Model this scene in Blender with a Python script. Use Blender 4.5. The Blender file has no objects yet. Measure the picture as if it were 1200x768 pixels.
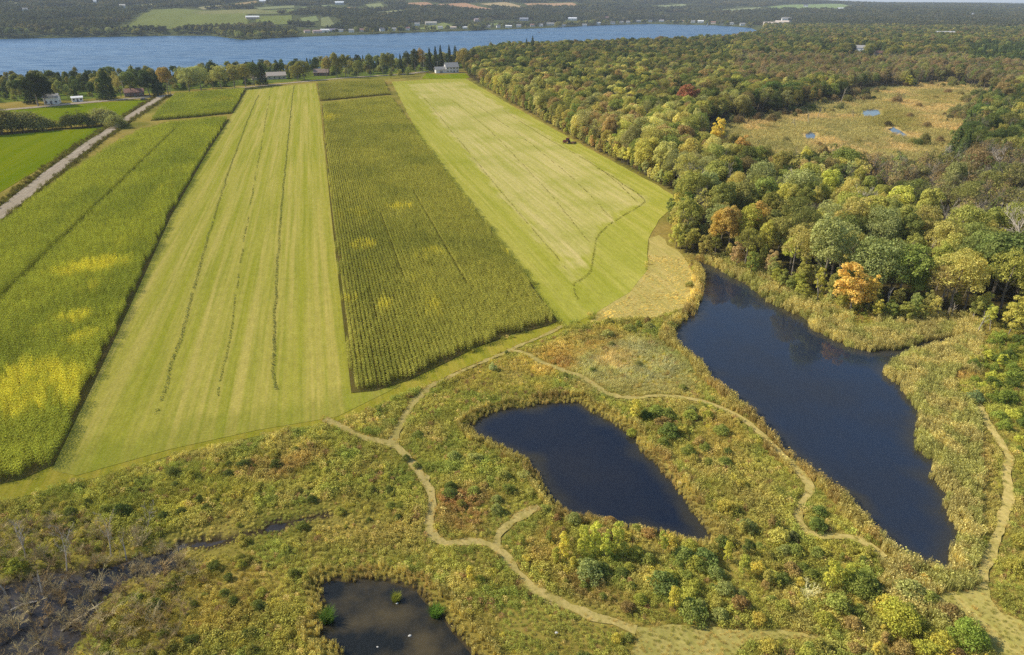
import bpy, bmesh, math, random
import numpy as np
from mathutils import Vector, Matrix
from mathutils.geometry import tessellate_polygon, delaunay_2d_cdt

random.seed(7)
RNG = np.random.default_rng(7)
SC = bpy.context.scene
ROOT = SC.collection

# ------------------------------------------------------------------ camera, sky, sun, exposure
CAM_H = 60.0
F_PX = 811.0
PITCH = math.radians(25.05)
cam_d = bpy.data.cameras.new('camera')
cam_d.sensor_width = 36.0
cam_d.lens = 36.0 * F_PX / 1200.0
cam_d.clip_start = 0.5
cam_d.clip_end = 60000.0
cam = bpy.data.objects.new('camera', cam_d)
cam.location = (0, 0, CAM_H)
cam.rotation_euler = (math.pi / 2 - PITCH, 0, 0)
ROOT.objects.link(cam)
SC.camera = cam

SUN_EL = math.radians(38)
SUN_AZ = math.radians(-80)          # from +Y (view direction), negative = to the left
world = bpy.data.worlds.new('World')
SC.world = world
world.use_nodes = True
wn = world.node_tree
sky_n = wn.nodes.new('ShaderNodeTexSky')
sky_n.sky_type = 'NISHITA'
sky_n.sun_disc = False
sky_n.sun_elevation = SUN_EL
sky_n.sun_rotation = SUN_AZ
sky_n.air_density = 1.0
sky_n.dust_density = 0.6
sky_n.ozone_density = 1.5
bg = wn.nodes['Background']
bg.inputs['Strength'].default_value = 0.15
wn.links.new(sky_n.outputs[0], bg.inputs['Color'])

sun_d = bpy.data.lights.new('sun', 'SUN')
sun_d.energy = 4.6
sun_d.angle = math.radians(0.53)
sun_d.color = (1.0, 0.94, 0.80)
sun = bpy.data.objects.new('sun', sun_d)
to_sun = Vector((math.sin(SUN_AZ) * math.cos(SUN_EL), math.cos(SUN_AZ) * math.cos(SUN_EL), math.sin(SUN_EL)))
sun.rotation_euler = to_sun.to_track_quat('Z', 'Y').to_euler()
sun.location = (-200, 100, 300)
ROOT.objects.link(sun)

SC.view_settings.view_transform = 'Standard'
SC.view_settings.look = 'None'
SC.view_settings.gamma = 1.0
SC.view_settings.exposure = 0.2
SC.view_settings.use_curve_mapping = False
SC.render.engine = 'CYCLES'
cy = SC.cycles
cy.max_bounces = 5
cy.diffuse_bounces = 3
cy.glossy_bounces = 2
cy.transmission_bounces = 3
cy.volume_bounces = 0
cy.transparent_max_bounces = 4
cy.caustics_reflective = False
cy.caustics_refractive = False
cy.use_denoising = False
cy.use_adaptive_sampling = True
cy.adaptive_threshold = 0.015
cy.sample_clamp_indirect = 4.0

# ------------------------------------------------------------------ small maths
CP, SP = math.cos(PITCH), math.sin(PITCH)


def lin(r, g, b, k=1.0):
    o = []
    for c in (r, g, b):
        c /= 255.0
        o.append((c / 12.92 if c <= 0.04045 else ((c + 0.055) / 1.055) ** 2.4) * k)
    return tuple(o)


def smooth(a, b, x):
    t = np.clip((np.asarray(x, float) - a) / (b - a), 0, 1)
    return t * t * (3 - 2 * t)


def _hash(ix, iy, seed):
    h = (ix.astype(np.int64) * 374761393 + iy.astype(np.int64) * 668265263 + seed * 1442695041) & 0xFFFFFFFF
    h = ((h ^ (h >> 13)) * 1274126177) & 0xFFFFFFFF
    return ((h ^ (h >> 16)) & 0xFFFF) / 65535.0


def vnoise(x, y, seed=0):
    x = np.asarray(x, float); y = np.asarray(y, float)
    ix = np.floor(x); iy = np.floor(y)
    fx = x - ix; fy = y - iy
    fx = fx * fx * (3 - 2 * fx); fy = fy * fy * (3 - 2 * fy)
    a = _hash(ix, iy, seed); b = _hash(ix + 1, iy, seed)
    c = _hash(ix, iy + 1, seed); d = _hash(ix + 1, iy + 1, seed)
    return (a * (1 - fx) + b * fx) * (1 - fy) + (c * (1 - fx) + d * fx) * fy


def fbm(x, y, seed=0, octv=3):
    s = 0; a = 0.5; t = 0
    for i in range(octv):
        s = s + a * vnoise(x * 2 ** i, y * 2 ** i, seed + i * 17); t += a; a *= 0.5
    return s / t


def proj(x, y, z):
    """world -> photograph pixel (1200 x 768)"""
    z = np.asarray(z, float) - CAM_H
    depth = np.maximum(np.asarray(y) * CP - z * SP, 1e-3)
    up = np.asarray(y) * SP + z * CP
    return 600 + F_PX * np.asarray(x) / depth, 384 - F_PX * up / depth


# hills beyond the lake: start distance and ridge height by bearing
_D0 = np.array([(-900, 1700), (0, 1700), (250, 1780), (330, 1720), (400, 1780), (500, 1960), (640, 2300), (690, 2480), (760, 2850),
                (840, 2650), (885, 2400), (950, 2100), (1200, 2100), (2400, 2100)], float)
_RIDGE = np.array([(-900, 150), (300, 148), (600, 140), (750, 112), (850, 84), (950, 58), (1040, 50), (1130, 38), (1200, 30), (1500, 28), (2400, 28)], float)


def height(x, y):
    x = np.asarray(x, float); y = np.asarray(y, float)
    r = np.hypot(x, y)
    bx = np.where(y > 1, 600 + F_PX * x / np.maximum(y, 1) / 1.0 * CP, np.where(x > 0, 2400, -900))
    bx = np.clip(bx, -900, 2400)
    d0 = np.interp(bx, _D0[:, 0], _D0[:, 1])
    rg = np.interp(bx, _RIDGE[:, 0], _RIDGE[:, 1])
    t = np.clip((r - d0) / (5200 - d0), 0, 1)
    h = rg * (1 - (1 - t) ** 1.5)
    h = h + 16 * (fbm(x / 700, y / 700, 5) - 0.5) * smooth(0.05, 0.4, t)
    t2 = np.clip((r - 5200) / 4500, 0, 1)
    h = h * (1 - 0.35 * t2)
    far = smooth(8500, 11500, r)
    fh = np.interp(bx, [-900, 700, 900, 1050, 1130, 1200, 1500], [90, 90, 72, 60, 42, 26, 26])
    h = h * (1 - far) + far * (fh + 14 * (fbm(x / 1500, y / 1500, 9) - 0.5))
    back = smooth(-50, 60, y)
    return h * back


def ray(px, py):
    u = (px - 600) / F_PX; v = (384 - py) / F_PX
    return np.array([u, CP + v * SP, -SP + v * CP])


def unp(px, py):
    """photograph pixel -> point of the ground (x, y, z)"""
    d = ray(px, py)
    t0 = 10.0; t = 20.0
    if d[2] < -0.06:
        t = CAM_H / -d[2]
        if t < 1500:
            return (d[0] * t, d[1] * t, 0.0)
    t = 60.0
    while t < 14000:
        p = d * t
        if CAM_H + p[2] <= float(height(p[0], p[1])):
            for _ in range(24):
                m = 0.5 * (t0 + t); q = d * m
                if CAM_H + q[2] <= float(height(q[0], q[1])):
                    t = m
                else:
                    t0 = m
            p = d * t
            return (p[0], p[1], float(height(p[0], p[1])))
        t0 = t; t *= 1.012
    p = d * 12000
    return (p[0], p[1], float(height(p[0], p[1])))


def wpoly(pp):
    return np.array([unp(a, b)[:2] for a, b in pp])


def inside(poly, x, y):
    x = np.asarray(x, float); y = np.asarray(y, float)
    res = np.zeros(x.shape, bool)
    n = len(poly)
    for i in range(n):
        x1, y1 = poly[i]; x2, y2 = poly[(i + 1) % n]
        if y1 == y2:
            continue
        c = (y1 > y) != (y2 > y)
        res ^= c & (x < (x2 - x1) * (y - y1) / (y2 - y1) + x1)
    return res


def edge_dist(poly, x, y, closed=True):
    x = np.asarray(x, float); y = np.asarray(y, float)
    best = np.full(x.shape, 1e9)
    n = len(poly)
    for i in range(n if closed else n - 1):
        x1, y1 = poly[i]; x2, y2 = poly[(i + 1) % n]
        dx, dy = x2 - x1, y2 - y1
        l2 = dx * dx + dy * dy + 1e-9
        t = np.clip(((x - x1) * dx + (y - y1) * dy) / l2, 0, 1)
        best = np.minimum(best, (x - x1 - t * dx) ** 2 + (y - y1 - t * dy) ** 2)
    return np.sqrt(best)


def sdist(poly, x, y):
    d = edge_dist(poly, x, y)
    return np.where(inside(poly, x, y), -d, d)


def rough(poly, step, amp, seed=0):
    """resample a closed outline and let it wander a little"""
    out = []
    n = len(poly)
    rs = np.random.default_rng(seed)
    for i in range(n):
        a = np.array(poly[i]); b = np.array(poly[(i + 1) % n])
        L = np.linalg.norm(b - a); k = max(1, int(L / step))
        for j in range(k):
            p = a + (b - a) * j / k
            if j:
                p = p + rs.normal(0, amp, 2)
            out.append(p)
    return np.array(out)


def spline(pts, step):
    """Catmull-Rom through world points"""
    P = [np.array(p[:2], float) for p in pts]
    P = [2 * P[0] - P[1]] + P + [2 * P[-1] - P[-2]]
    out = []
    for i in range(1, len(P) - 2):
        a, b, c, d = P[i - 1:i + 3]
        k = max(2, int(np.linalg.norm(c - b) / step))
        for j in range(k):
            t = j / k
            out.append(0.5 * (2 * b + (c - a) * t + (2 * a - 5 * b + 4 * c - d) * t * t + (3 * b - a - 3 * c + d) * t ** 3))
    out.append(P[-2])
    return np.array(out)


# direction of the field strips (their common vanishing point)
_v = ray(358, 5.0)
FD = np.array([_v[0], _v[1]]) / math.hypot(_v[0], _v[1])    # along
FN = np.array([FD[1], -FD[0]])                               # across, to the right


# ------------------------------------------------------------------ outlines traced on the ground (pixels of the photograph)
POND_MID = [(550, 498), (562, 489), (580, 480), (600, 476), (640, 471), (680, 469), (687, 478), (710, 488), (732, 501), (747, 514), (750, 526),
            (770, 541), (785, 559), (797, 575), (805, 586), (817, 603), (831, 621), (831, 630), (822, 633), (797, 628), (785, 621), (735, 615),
            (715, 611), (695, 603), (657, 593), (643, 577), (630, 554), (617, 536), (600, 529), (577, 516), (560, 509)]
POND_BIG = [(813, 304), (826, 307), (842, 313), (855, 322), (872, 330), (884, 339), (900, 352), (923, 362), (942, 370), (950, 381), (971, 393),
            (994, 404), (1021, 410), (1054, 407), (1075, 401), (1100, 396), (1132, 393), (1118, 400), (1092, 406), (1070, 411), (1047, 421),
            (1036, 436), (1057, 451), (1067, 466), (1079, 481), (1077, 496), (1075, 514), (1079, 529), (1095, 536), (1092, 556), (1107, 571),
            (1112, 581), (1110, 596), (1112, 603), (1126, 618), (1127, 633), (1115, 646), (1117, 655), (1122, 664), (1117, 668), (1092, 663), (1072, 655),
            (1050, 646), (1040, 633), (1020, 616), (1005, 598), (985, 576), (947, 549), (927, 534), (900, 506), (880, 481), (865, 471), (847, 454),
            (832, 441), (817, 421), (800, 409), (790, 399), (789, 386), (795, 379), (812, 364), (822, 352), (825, 332), (824, 317)]
POND_LOW = [(377, 678), (392, 675), (425, 673), (450, 676), (475, 683), (490, 686), (497, 698), (520, 718), (530, 733), (542, 746), (560, 767),
            (582, 800), (590, 850), (420, 850), (400, 800), (397, 758), (375, 743), (373, 731), (387, 722), (377, 701), (373, 686)]
CREEK = [(-90, 700), (0, 683), (15, 678), (35, 673), (57, 666), (90, 668), (105, 662), (130, 660), (150, 653), (175, 648), (195, 643), (212, 633),
         (245, 630), (275, 627), (300, 621), (315, 611), (337, 608), (355, 603), (382, 600), (386, 604), (355, 609), (340, 614), (330, 621),
         (300, 625), (275, 632), (240, 641), (205, 647), (214, 664), (180, 672), (150, 678), (135, 691), (120, 701), (105, 726), (95, 748), (75, 772),
         (60, 850), (-90, 850)]
CROP_LEFT = [(-160, 610), (-60, 588), (0, 568), (25, 563), (62, 546), (67, 538), (110, 450), (150, 365), (200, 255), (240, 184), (269, 140), (200, 147), (160, 158), (106, 190),
             (60, 222), (0, 268), (-100, 350), (-200, 430)]
CROP_LEFT_FAR = [(176, 142), (205, 113), (288, 106), (273, 133), (225, 138)]
HAY_LEFT = [(62, 552), (67, 538), (110, 450), (150, 365), (200, 255), (240, 184), (269, 140), (290, 105.5), (330, 101), (370, 97.5), (375, 123), (390, 270), (412, 463), (470, 452), (395, 489), (300, 505), (200, 527), (90, 558)]
CORN_MID = [(412, 461), (440, 459), (480, 446), (520, 427), (560, 407), (600, 392), (640, 383), (654, 377), (600, 303), (540, 225), (490, 158), (459, 115), (377, 123), (390, 270)]
CORN_MID_FAR = [(371.5, 98), (450, 96), (458, 111), (375, 119)]
HAY_RIGHT = [(459, 96), (500, 93.5), (545, 92), (600, 124), (650, 152), (700, 180), (760, 212), (789, 229), (791, 240), (772, 258), (760, 280), (758, 318), (738, 343),
             (700, 366), (664, 384), (654, 377), (600, 303), (540, 225), (490, 158)]
HAY_PALE = [(478, 99), (540, 95.5), (565, 109), (640, 158), (720, 206), (752, 231), (752, 238), (722, 254), (704, 270), (697, 292), (694, 312), (675, 331), (668, 326), (600, 247), (530, 163), (498, 122)]
MARGIN = [(-160, 640), (-60, 588), (0, 568), (62, 546), (90, 552), (200, 522), (300, 501), (412, 461), (480, 446), (560, 407), (640, 383), (654, 377), (664, 384), (700, 366), (690, 379),
          (640, 398), (590, 414), (540, 433), (500, 453), (450, 474), (395, 494), (300, 512), (200, 534), (90, 566), (0, 590), (-160, 655)]
GREEN_NEAR = [(-200, 330), (-60, 266), (0, 226), (58, 191), (133, 151), (128, 149), (60, 154), (0, 159), (-90, 163), (-260, 190)]
GREEN_FAR = [(-40, 133), (32, 128), (110, 121), (170, 117), (172, 120), (142, 138), (90, 147), (0, 151), (-60, 153)]
LAWN_HOUSE = [(494, 92.5), (500, 86), (515, 88), (545, 86), (551, 91), (545, 92.3)]
TAN_GRASS = [(760, 280), (772, 276), (800, 300), (818, 330), (820, 348), (800, 362), (770, 372), (720, 376), (690, 379), (700, 366), (738, 343), (758, 318)]
ROAD_L = [(-140, 348), (0, 243), (67, 192), (110, 162), (150, 136), (172, 121), (186, 112.5)]
ROAD_R = [(-100, 334), (0, 260), (82, 192), (122, 162), (160, 136), (184, 121), (200, 111)]
CROSS_ROAD = [(200, 111.5), (150, 116.0), (90, 121.3), (30, 127), (-60, 134), (-200, 146)]
CLEARING = [(742, 735), (787, 732), (837, 735), (872, 739), (925, 741), (962, 745), (960, 750), (920, 750), (880, 751), (868, 758), (862, 768), (858, 850), (730, 850), (735, 790), (742, 760), (748, 748)]
JUNCTION = [(1146, 686), (1135, 693), (1097, 698), (1099, 709), (1130, 721), (1150, 741), (1162, 761), (1175, 790), (1200, 850), (1330, 850), (1300, 765), (1200, 729),
            (1172, 718), (1161, 703), (1158, 683)]
PATHS = [
    ('mown_path', 'narrow pale mown path zigzagging from the headland past the middle pond', [(380, 492), (395, 498), (420, 511), (440, 517), (460, 521), (472, 530), (486, 546), (497, 561), (504, 576), (506, 592), (503, 619), (510, 632), (523, 637), (550, 635), (573, 638), (588, 648), (600, 662), (612, 678), (630, 693), (655, 706), (682, 717), (706, 726), (746, 738)], 0.85),
    ('mown_path', 'short mown spur curving up to the corner of the middle pond', [(584, 644), (582, 634), (587, 624), (600, 612), (615, 602), (632, 595)], 0.8),
    ('mown_path', 'mown spur joining the corn headland to the zigzag path', [(512, 448), (498, 459), (482, 476), (472, 494), (463, 510), (461, 522)], 0.85),
    ('farm_track', 'bare tyre track running below the corn field edge', [(500, 456), (520, 446), (545, 434), (582, 418), (610, 405), (640, 393), (660, 382)], 0.55),
    ('mown_path', 'thin path crossing rough grass above the middle pond', [(594, 411), (615, 414), (632, 424), (660, 435), (677, 440), (695, 450), (707, 460), (722, 465), (745, 467), (775, 464), (810, 468), (830, 473), (850, 481), (870, 491), (886, 504), (910, 528), (936, 553), (949, 570), (945, 580), (937, 592), (935, 606), (941, 620), (955, 628), (985, 630), (1005, 633), (1022, 642), (1036, 654)], 0.75),
    ('mown_path', 'mown path running along the reeds on the far side of the large pond', [(1146, 470), (1150, 482), (1158, 497), (1172, 519), (1182, 537), (1179, 552), (1181, 575), (1182, 585), (1177, 602), (1167, 633), (1157, 655), (1152, 672), (1151, 690)], 0.75),
]
FOREST = [(546, 89), (600, 120), (700, 176), (795, 226), (788, 262), (800, 296), (812, 301), (850, 308), (900, 331), (940, 347), (985, 362), (1060, 372), (1110, 374), (1160, 384), (1200, 386), (1330, 400),
          (1500, 330), (1500, 22), (900, 22), (893, 40), (850, 51), (700, 58), (600, 62), (546, 72)]
MARSH = [(822, 158), (842, 146), (880, 136), (935, 132), (985, 118), (1010, 106), (1080, 99), (1110, 96), (1165, 109), (1172, 116), (1150, 126), (1135, 150), (1122, 180), (1112, 212), (1060, 211),
         (1010, 211), (960, 208), (930, 212), (885, 206), (838, 190)]
LAKESIDE = [(-520, 147), (-140, 128), (20, 119.5), (120, 115), (190, 108.5), (300, 99), (400, 91.5), (480, 85), (500, 84), (546, 80), (546, 71), (480, 73), (300, 84), (100, 93), (0, 97), (-140, 103), (-520, 107)]
LAKE = [(-900, 106), (-140, 101), (0, 95), (100, 91), (300, 82), (480, 71.5), (600, 60.5), (700, 56.5), (850, 49.5), (885, 43), (897, 38), (880, 31.5), (840, 28.8), (760, 27.2), (690, 29.2), (640, 31.8), (500, 36.4),
        (400, 40), (330, 42.5), (285, 45), (262, 42), (250, 38.6), (200, 38.4), (100, 39.8), (0, 40.6), (-140, 42), (-900, 50)]

W = {}
for k in ('POND_MID', 'POND_BIG', 'POND_LOW', 'CREEK', 'CROP_LEFT', 'CROP_LEFT_FAR', 'HAY_LEFT', 'CORN_MID', 'CORN_MID_FAR', 'HAY_RIGHT', 'HAY_PALE', 'MARGIN', 'GREEN_NEAR', 'GREEN_FAR',
          'LAWN_HOUSE', 'TAN_GRASS', 'CLEARING', 'JUNCTION', 'FOREST', 'MARSH', 'LAKESIDE', 'LAKE'):
    W[k] = wpoly(globals()[k])
W['ROAD'] = np.vstack([wpoly(ROAD_L), wpoly(ROAD_R)[::-1]])
W_PATHS = [spline([unp(*p) for p in pp], 1.0) for _, _, pp, _ in PATHS]
W['MARSH'] = rough(W['MARSH'], 14, 3.2, 12)
for nm, sd_ in (('POND_MID', 1), ('POND_BIG', 2), ('POND_LOW', 3), ('CREEK', 4)):
    W[nm] = rough(W[nm], 1.6, 0.22, sd_)


def terrain_np(x, y):
    """ground level with pond basins and the lake bed"""
    z = height(x, y)
    r = np.hypot(x, y)
    m = (r < 330) & (y > 20)
    if m.any():
        xm, ym = x[m], y[m]
        dz = np.zeros(xm.shape)
        for nm in ('POND_MID', 'POND_BIG', 'POND_LOW', 'CREEK'):
            s = sdist(W[nm], xm, ym)
            deep = 1.5 if nm in ('POND_MID', 'POND_BIG') else 0.9
            dz = np.minimum(dz, -deep * smooth(0.9, -3.0, s) - 0.18 * smooth(1.2, 0.2, s))
        z[m] += dz
    m = (r > 450) & (y > 100) & (r < 5200)
    if m.any():
        s = sdist(W['LAKE'], x[m], y[m])
        q = smooth(30, -40, s)
        z[m] = z[m] * (1 - q) - 7.0 * q
    return z


# ------------------------------------------------------------------ scene helpers
def tag(o, label=None, cat=None, group=None, kind=None):
    if label: o['label'] = label
    if cat: o['category'] = cat
    if group: o['group'] = group
    if kind: o['kind'] = kind
    return o


def link(o, parent=None, coll=None):
    (coll or ROOT).objects.link(o)
    if parent is not None:
        o.parent = parent
    return o


def empty(name, loc, rz=0.0):
    o = bpy.data.objects.new(name, None)
    o.empty_display_size = 0.5
    o.location = loc
    o.rotation_euler = (0, 0, rz)
    ROOT.objects.link(o)
    return o


def mesh_np(name, V, F, mats, mat_idx=None, smooth_sh=False):
    """V (n,3); F list of index tuples or an (m,k) array"""
    me = bpy.data.meshes.new(name)
    V = np.asarray(V, np.float32)
    if isinstance(F, np.ndarray):
        m, k = F.shape
        me.vertices.add(len(V)); me.vertices.foreach_set('co', V.ravel())
        me.loops.add(m * k); me.loops.foreach_set('vertex_index', F.astype(np.int32).ravel())
        me.polygons.add(m)
        me.polygons.foreach_set('loop_start', np.arange(0, m * k, k, dtype=np.int32))
        me.polygons.foreach_set('loop_total', np.full(m, k, np.int32))
    else:
        me.from_pydata([tuple(map(float, v)) for v in V], [], [tuple(map(int, f)) for f in F])
    for mt in (mats if isinstance(mats, (list, tuple)) else [mats]):
        me.materials.append(mt)
    if mat_idx is not None:
        me.polygons.foreach_set('material_index', np.asarray(mat_idx, np.int32))
    if smooth_sh:
        me.polygons.foreach_set('use_smooth', np.ones(len(me.polygons), bool))
    me.update(calc_edges=True)
    return me


class MB:
    """collects boxes, tubes and prisms into one mesh"""
    def __init__(self):
        self.v = []; self.f = []

    def box(self, c, s, rz=0.0):
        n = len(self.v); ca, sa = math.cos(rz), math.sin(rz)
        for dz in (-.5, .5):
            for dx, dy in ((-.5, -.5), (.5, -.5), (.5, .5), (-.5, .5)):
                x, y = dx * s[0], dy * s[1]
                self.v.append((c[0] + x * ca - y * sa, c[1] + x * sa + y * ca, c[2] + dz * s[2]))
        for q in ((0, 3, 2, 1), (4, 5, 6, 7), (0, 1, 5, 4), (1, 2, 6, 5), (2, 3, 7, 6), (3, 0, 4, 7)):
            self.f.append(tuple(n + i for i in q))
        return self

    def tube(self, pts, rad, n=6, cap=True):
        base = len(self.v); P = [Vector(p) for p in pts]
        for i, p in enumerate(P):
            d = (P[min(i + 1, len(P) - 1)] - P[max(i - 1, 0)]).normalized()
            a = d.orthogonal().normalized(); b = d.cross(a)
            r = rad[i] if isinstance(rad, (list, tuple)) else rad
            for k in range(n):
                t = 2 * math.pi * k / n
                self.v.append(tuple(p + (a * math.cos(t) + b * math.sin(t)) * r))
        for i in range(len(P) - 1):
            for k in range(n):
                k2 = (k + 1) % n
                self.f.append((base + i * n + k, base + i * n + k2, base + (i + 1) * n + k2, base + (i + 1) * n + k))
        if cap:
            self.f.append(tuple(base + k for k in range(n))[::-1])
            self.f.append(tuple(base + (len(P) - 1) * n + k for k in range(n)))
        return self

    def poly(self, pts):
        n = len(self.v); self.v += [tuple(p) for p in pts]; self.f.append(tuple(range(n, n + len(pts)))); return self

    def mesh(self, name, mat):
        return mesh_np(name, np.array(self.v), self.f, mat)

    def build(self, name, mat, parent=None):
        return link(bpy.data.objects.new(name, self.mesh(name, mat)), parent)


# ------------------------------------------------------------------ materials
def new_mat(name):
    m = bpy.data.materials.new(name); m.use_nodes = True
    nt = m.node_tree; nt.nodes.clear()
    out = nt.nodes.new('ShaderNodeOutputMaterial')
    return m, nt, out


def node(nt, t, **kw):
    n = nt.nodes.new(t)
    for k, v in kw.items():
        if k in n.inputs.keys():
            n.inputs[k].default_value = v
        else:
            setattr(n, k, v)
    return n


def mixc(nt, blend, fac, a, b):
    n = nt.nodes.new('ShaderNodeMix'); n.data_type = 'RGBA'; n.blend_type = blend
    for s, v in ((n.inputs[0], fac), (n.inputs[6], a), (n.inputs[7], b)):
        if isinstance(v, bpy.types.NodeSocket):
            nt.links.new(v, s)
        elif isinstance(v, (int, float)):
            s.default_value = v
        else:
            s.default_value = tuple(v)[:3] + (1,)
    return n.outputs[2]


def ramp(nt, fac, stops):
    n = nt.nodes.new('ShaderNodeValToRGB')
    while len(n.color_ramp.elements) < len(stops):
        n.color_ramp.elements.new(0.5)
    for e, (p, c) in zip(n.color_ramp.elements, stops):
        e.position = p; e.color = tuple(c)[:3] + (1,)
    nt.links.new(fac, n.inputs[0])
    return n.outputs[0]


def mrange(nt, val, a, b, c, d):
    n = nt.nodes.new('ShaderNodeMapRange')
    nt.links.new(val, n.inputs[0])
    for i, v in enumerate((a, b, c, d)):
        n.inputs[i + 1].default_value = v
    return n.outputs[0]


def noise(nt, vec, scale, detail=3, rough_=0.55):
    n = nt.nodes.new('ShaderNodeTexNoise')
    n.inputs['Scale'].default_value = scale; n.inputs['Detail'].default_value = detail; n.inputs['Roughness'].default_value = rough_
    if vec is not None:
        nt.links.new(vec, n.inputs['Vector'])
    return n.outputs['Fac']


def mapping(nt, vec, sc):
    n = nt.nodes.new('ShaderNodeMapping'); n.inputs['Scale'].default_value = sc
    nt.links.new(vec, n.inputs['Vector']); return n.outputs[0]


def leaf_mat(name, translucent=0.36, var=0.42, rough_spec=False, fixed=None, sat=0.86):
    """foliage: the plant's own tint, uneven from leaf spray to leaf spray"""
    m, nt, out = new_mat(name)
    if fixed is None:
        at = node(nt, 'ShaderNodeAttribute', attribute_type='INSTANCER', attribute_name='tint'); base = at.outputs['Color']
    else:
        rgb = nt.nodes.new('ShaderNodeRGB'); rgb.outputs[0].default_value = tuple(fixed) + (1,); base = rgb.outputs[0]
    geo = nt.nodes.new('ShaderNodeNewGeometry')
    v = mrange(nt, geo.outputs['Random Per Island'], 0, 1, 1 - var, 1 + var)
    hsv = nt.nodes.new('ShaderNodeHueSaturation')
    nt.links.new(base, hsv.inputs['Color'])
    nt.links.new(v, hsv.inputs['Value'])
    hsv.inputs['Saturation'].default_value = sat
    tc = nt.nodes.new('ShaderNodeTexCoord')
    hn = noise(nt, tc.outputs['Object'], 0.45, 2)
    nt.links.new(mrange(nt, hn, 0.25, 0.75, 0.485, 0.515), hsv.inputs['Hue'])
    warm = mixc(nt, 'MULTIPLY', 1.0, hsv.outputs[0], (1.08, 1.0, 0.66))
    d = nt.nodes.new('ShaderNodeBsdfDiffuse'); nt.links.new(warm, d.inputs[0])
    t = nt.nodes.new('ShaderNodeBsdfTranslucent')
    tcx = mixc(nt, 'MULTIPLY', 1.0, warm, (1.12, 1.12, 0.75)); nt.links.new(tcx, t.inputs[0])
    mx = nt.nodes.new('ShaderNodeMixShader'); mx.inputs[0].default_value = translucent
    nt.links.new(d.outputs[0], mx.inputs[1]); nt.links.new(t.outputs[0], mx.inputs[2])
    nt.links.new(mx.outputs[0], out.inputs[0])
    return m


def rough_mat(name, c1, c2, scale=1.0, rgh=0.9, metallic=0.0, bump=0.0):
    m, nt, out = new_mat(name)
    tc = nt.nodes.new('ShaderNodeTexCoord')
    f = noise(nt, tc.outputs['Object'], scale, 4)
    col = ramp(nt, f, [(0.3, c1), (0.7, c2)])
    b = node(nt, 'ShaderNodeBsdfPrincipled', Roughness=rgh, Metallic=metallic)
    nt.links.new(col, b.inputs['Base Color'])
    if bump:
        bp = nt.nodes.new('ShaderNodeBump'); bp.inputs['Strength'].default_value = bump
        nt.links.new(f, bp.inputs['Height']); nt.links.new(bp.outputs[0], b.inputs['Normal'])
    nt.links.new(b.outputs[0], out.inputs[0])
    return m


def field_mat(name, base, alt, streak, k_streak=0.5, across=(0.32, 0.006), patch=None, patch_amt=0.0, second=None, gain=(1, 1, 1)):
    """mown grass: swaths run along the strip (attribute ft = metres across, metres along)"""
    gm_ = lambda c: tuple(a * b for a, b in zip(c, gain))
    base, alt, streak = gm_(base), gm_(alt), gm_(streak)
    patch = gm_(patch) if patch is not None else None
    second = tuple(gm_(c) for c in second) if second is not None else None
    m, nt, out = new_mat(name)
    at = node(nt, 'ShaderNodeAttribute', attribute_type='GEOMETRY', attribute_name='ft')
    vec = at.outputs['Vector']
    s1 = noise(nt, mapping(nt, vec, (across[0], across[1], 1)), 1.0, 3, 0.6)
    s2 = noise(nt, mapping(nt, vec, (1.1, 0.02, 1)), 1.0, 2, 0.5)
    big = noise(nt, vec, 0.03, 3, 0.5)
    fine = noise(nt, vec, 2.4, 4, 0.75)
    clip = noise(nt, mapping(nt, vec, (0.9, 0.35, 1)), 1.0, 4, 0.7)
    c = ramp(nt, s1, [(0.36, base), (0.64, alt)])
    sk = streak
    if second is not None:      # a second sward grades into the first (attribute mixw)
        aw = node(nt, 'ShaderNodeAttribute', attribute_type='GEOMETRY', attribute_name='mixw')
        sw = noise(nt, mapping(nt, vec, (0.5, 0.012, 1)), 1.0, 3, 0.6)
        ma = nt.nodes.new('ShaderNodeMath'); ma.operation = 'ADD'; nt.links.new(aw.outputs['Fac'], ma.inputs[0]); nt.links.new(mrange(nt, sw, 0.3, 0.7, -0.28, 0.28), ma.inputs[1])
        wgt = mrange(nt, ma.outputs[0], 0.3, 0.7, 0, 1)
        c = mixc(nt, 'MIX', wgt, c, ramp(nt, s1, [(0.36, second[0]), (0.64, second[1])]))
        sk = mixc(nt, 'MIX', wgt, streak, second[2])
    c = mixc(nt, 'MIX', mrange(nt, s2, 0.45, 0.7, 0, k_streak), c, sk)
    if patch is not None:
        c = mixc(nt, 'MIX', mrange(nt, big, 0.5, 0.68, 0, patch_amt), c, patch)
    hs = nt.nodes.new('ShaderNodeHueSaturation'); nt.links.new(c, hs.inputs['Color'])
    vv = nt.nodes.new('ShaderNodeMath'); vv.operation = 'MULTIPLY'
    nt.links.new(mrange(nt, fine, 0.25, 0.75, 0.72, 1.28), vv.inputs[0]); nt.links.new(mrange(nt, clip, 0.25, 0.7, 1.12, 0.84), vv.inputs[1])
    nt.links.new(vv.outputs[0], hs.inputs['Value'])
    c2 = mixc(nt, 'MULTIPLY', mrange(nt, big, 0.3, 0.7, 0.0, 0.35), hs.outputs[0], (0.8, 0.86, 0.7))
    d = nt.nodes.new('ShaderNodeBsdfDiffuse'); nt.links.new(c2, d.inputs[0]); d.inputs['Roughness'].default_value = 0.6
    nt.links.new(d.outputs[0], out.inputs[0])
    return m


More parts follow.
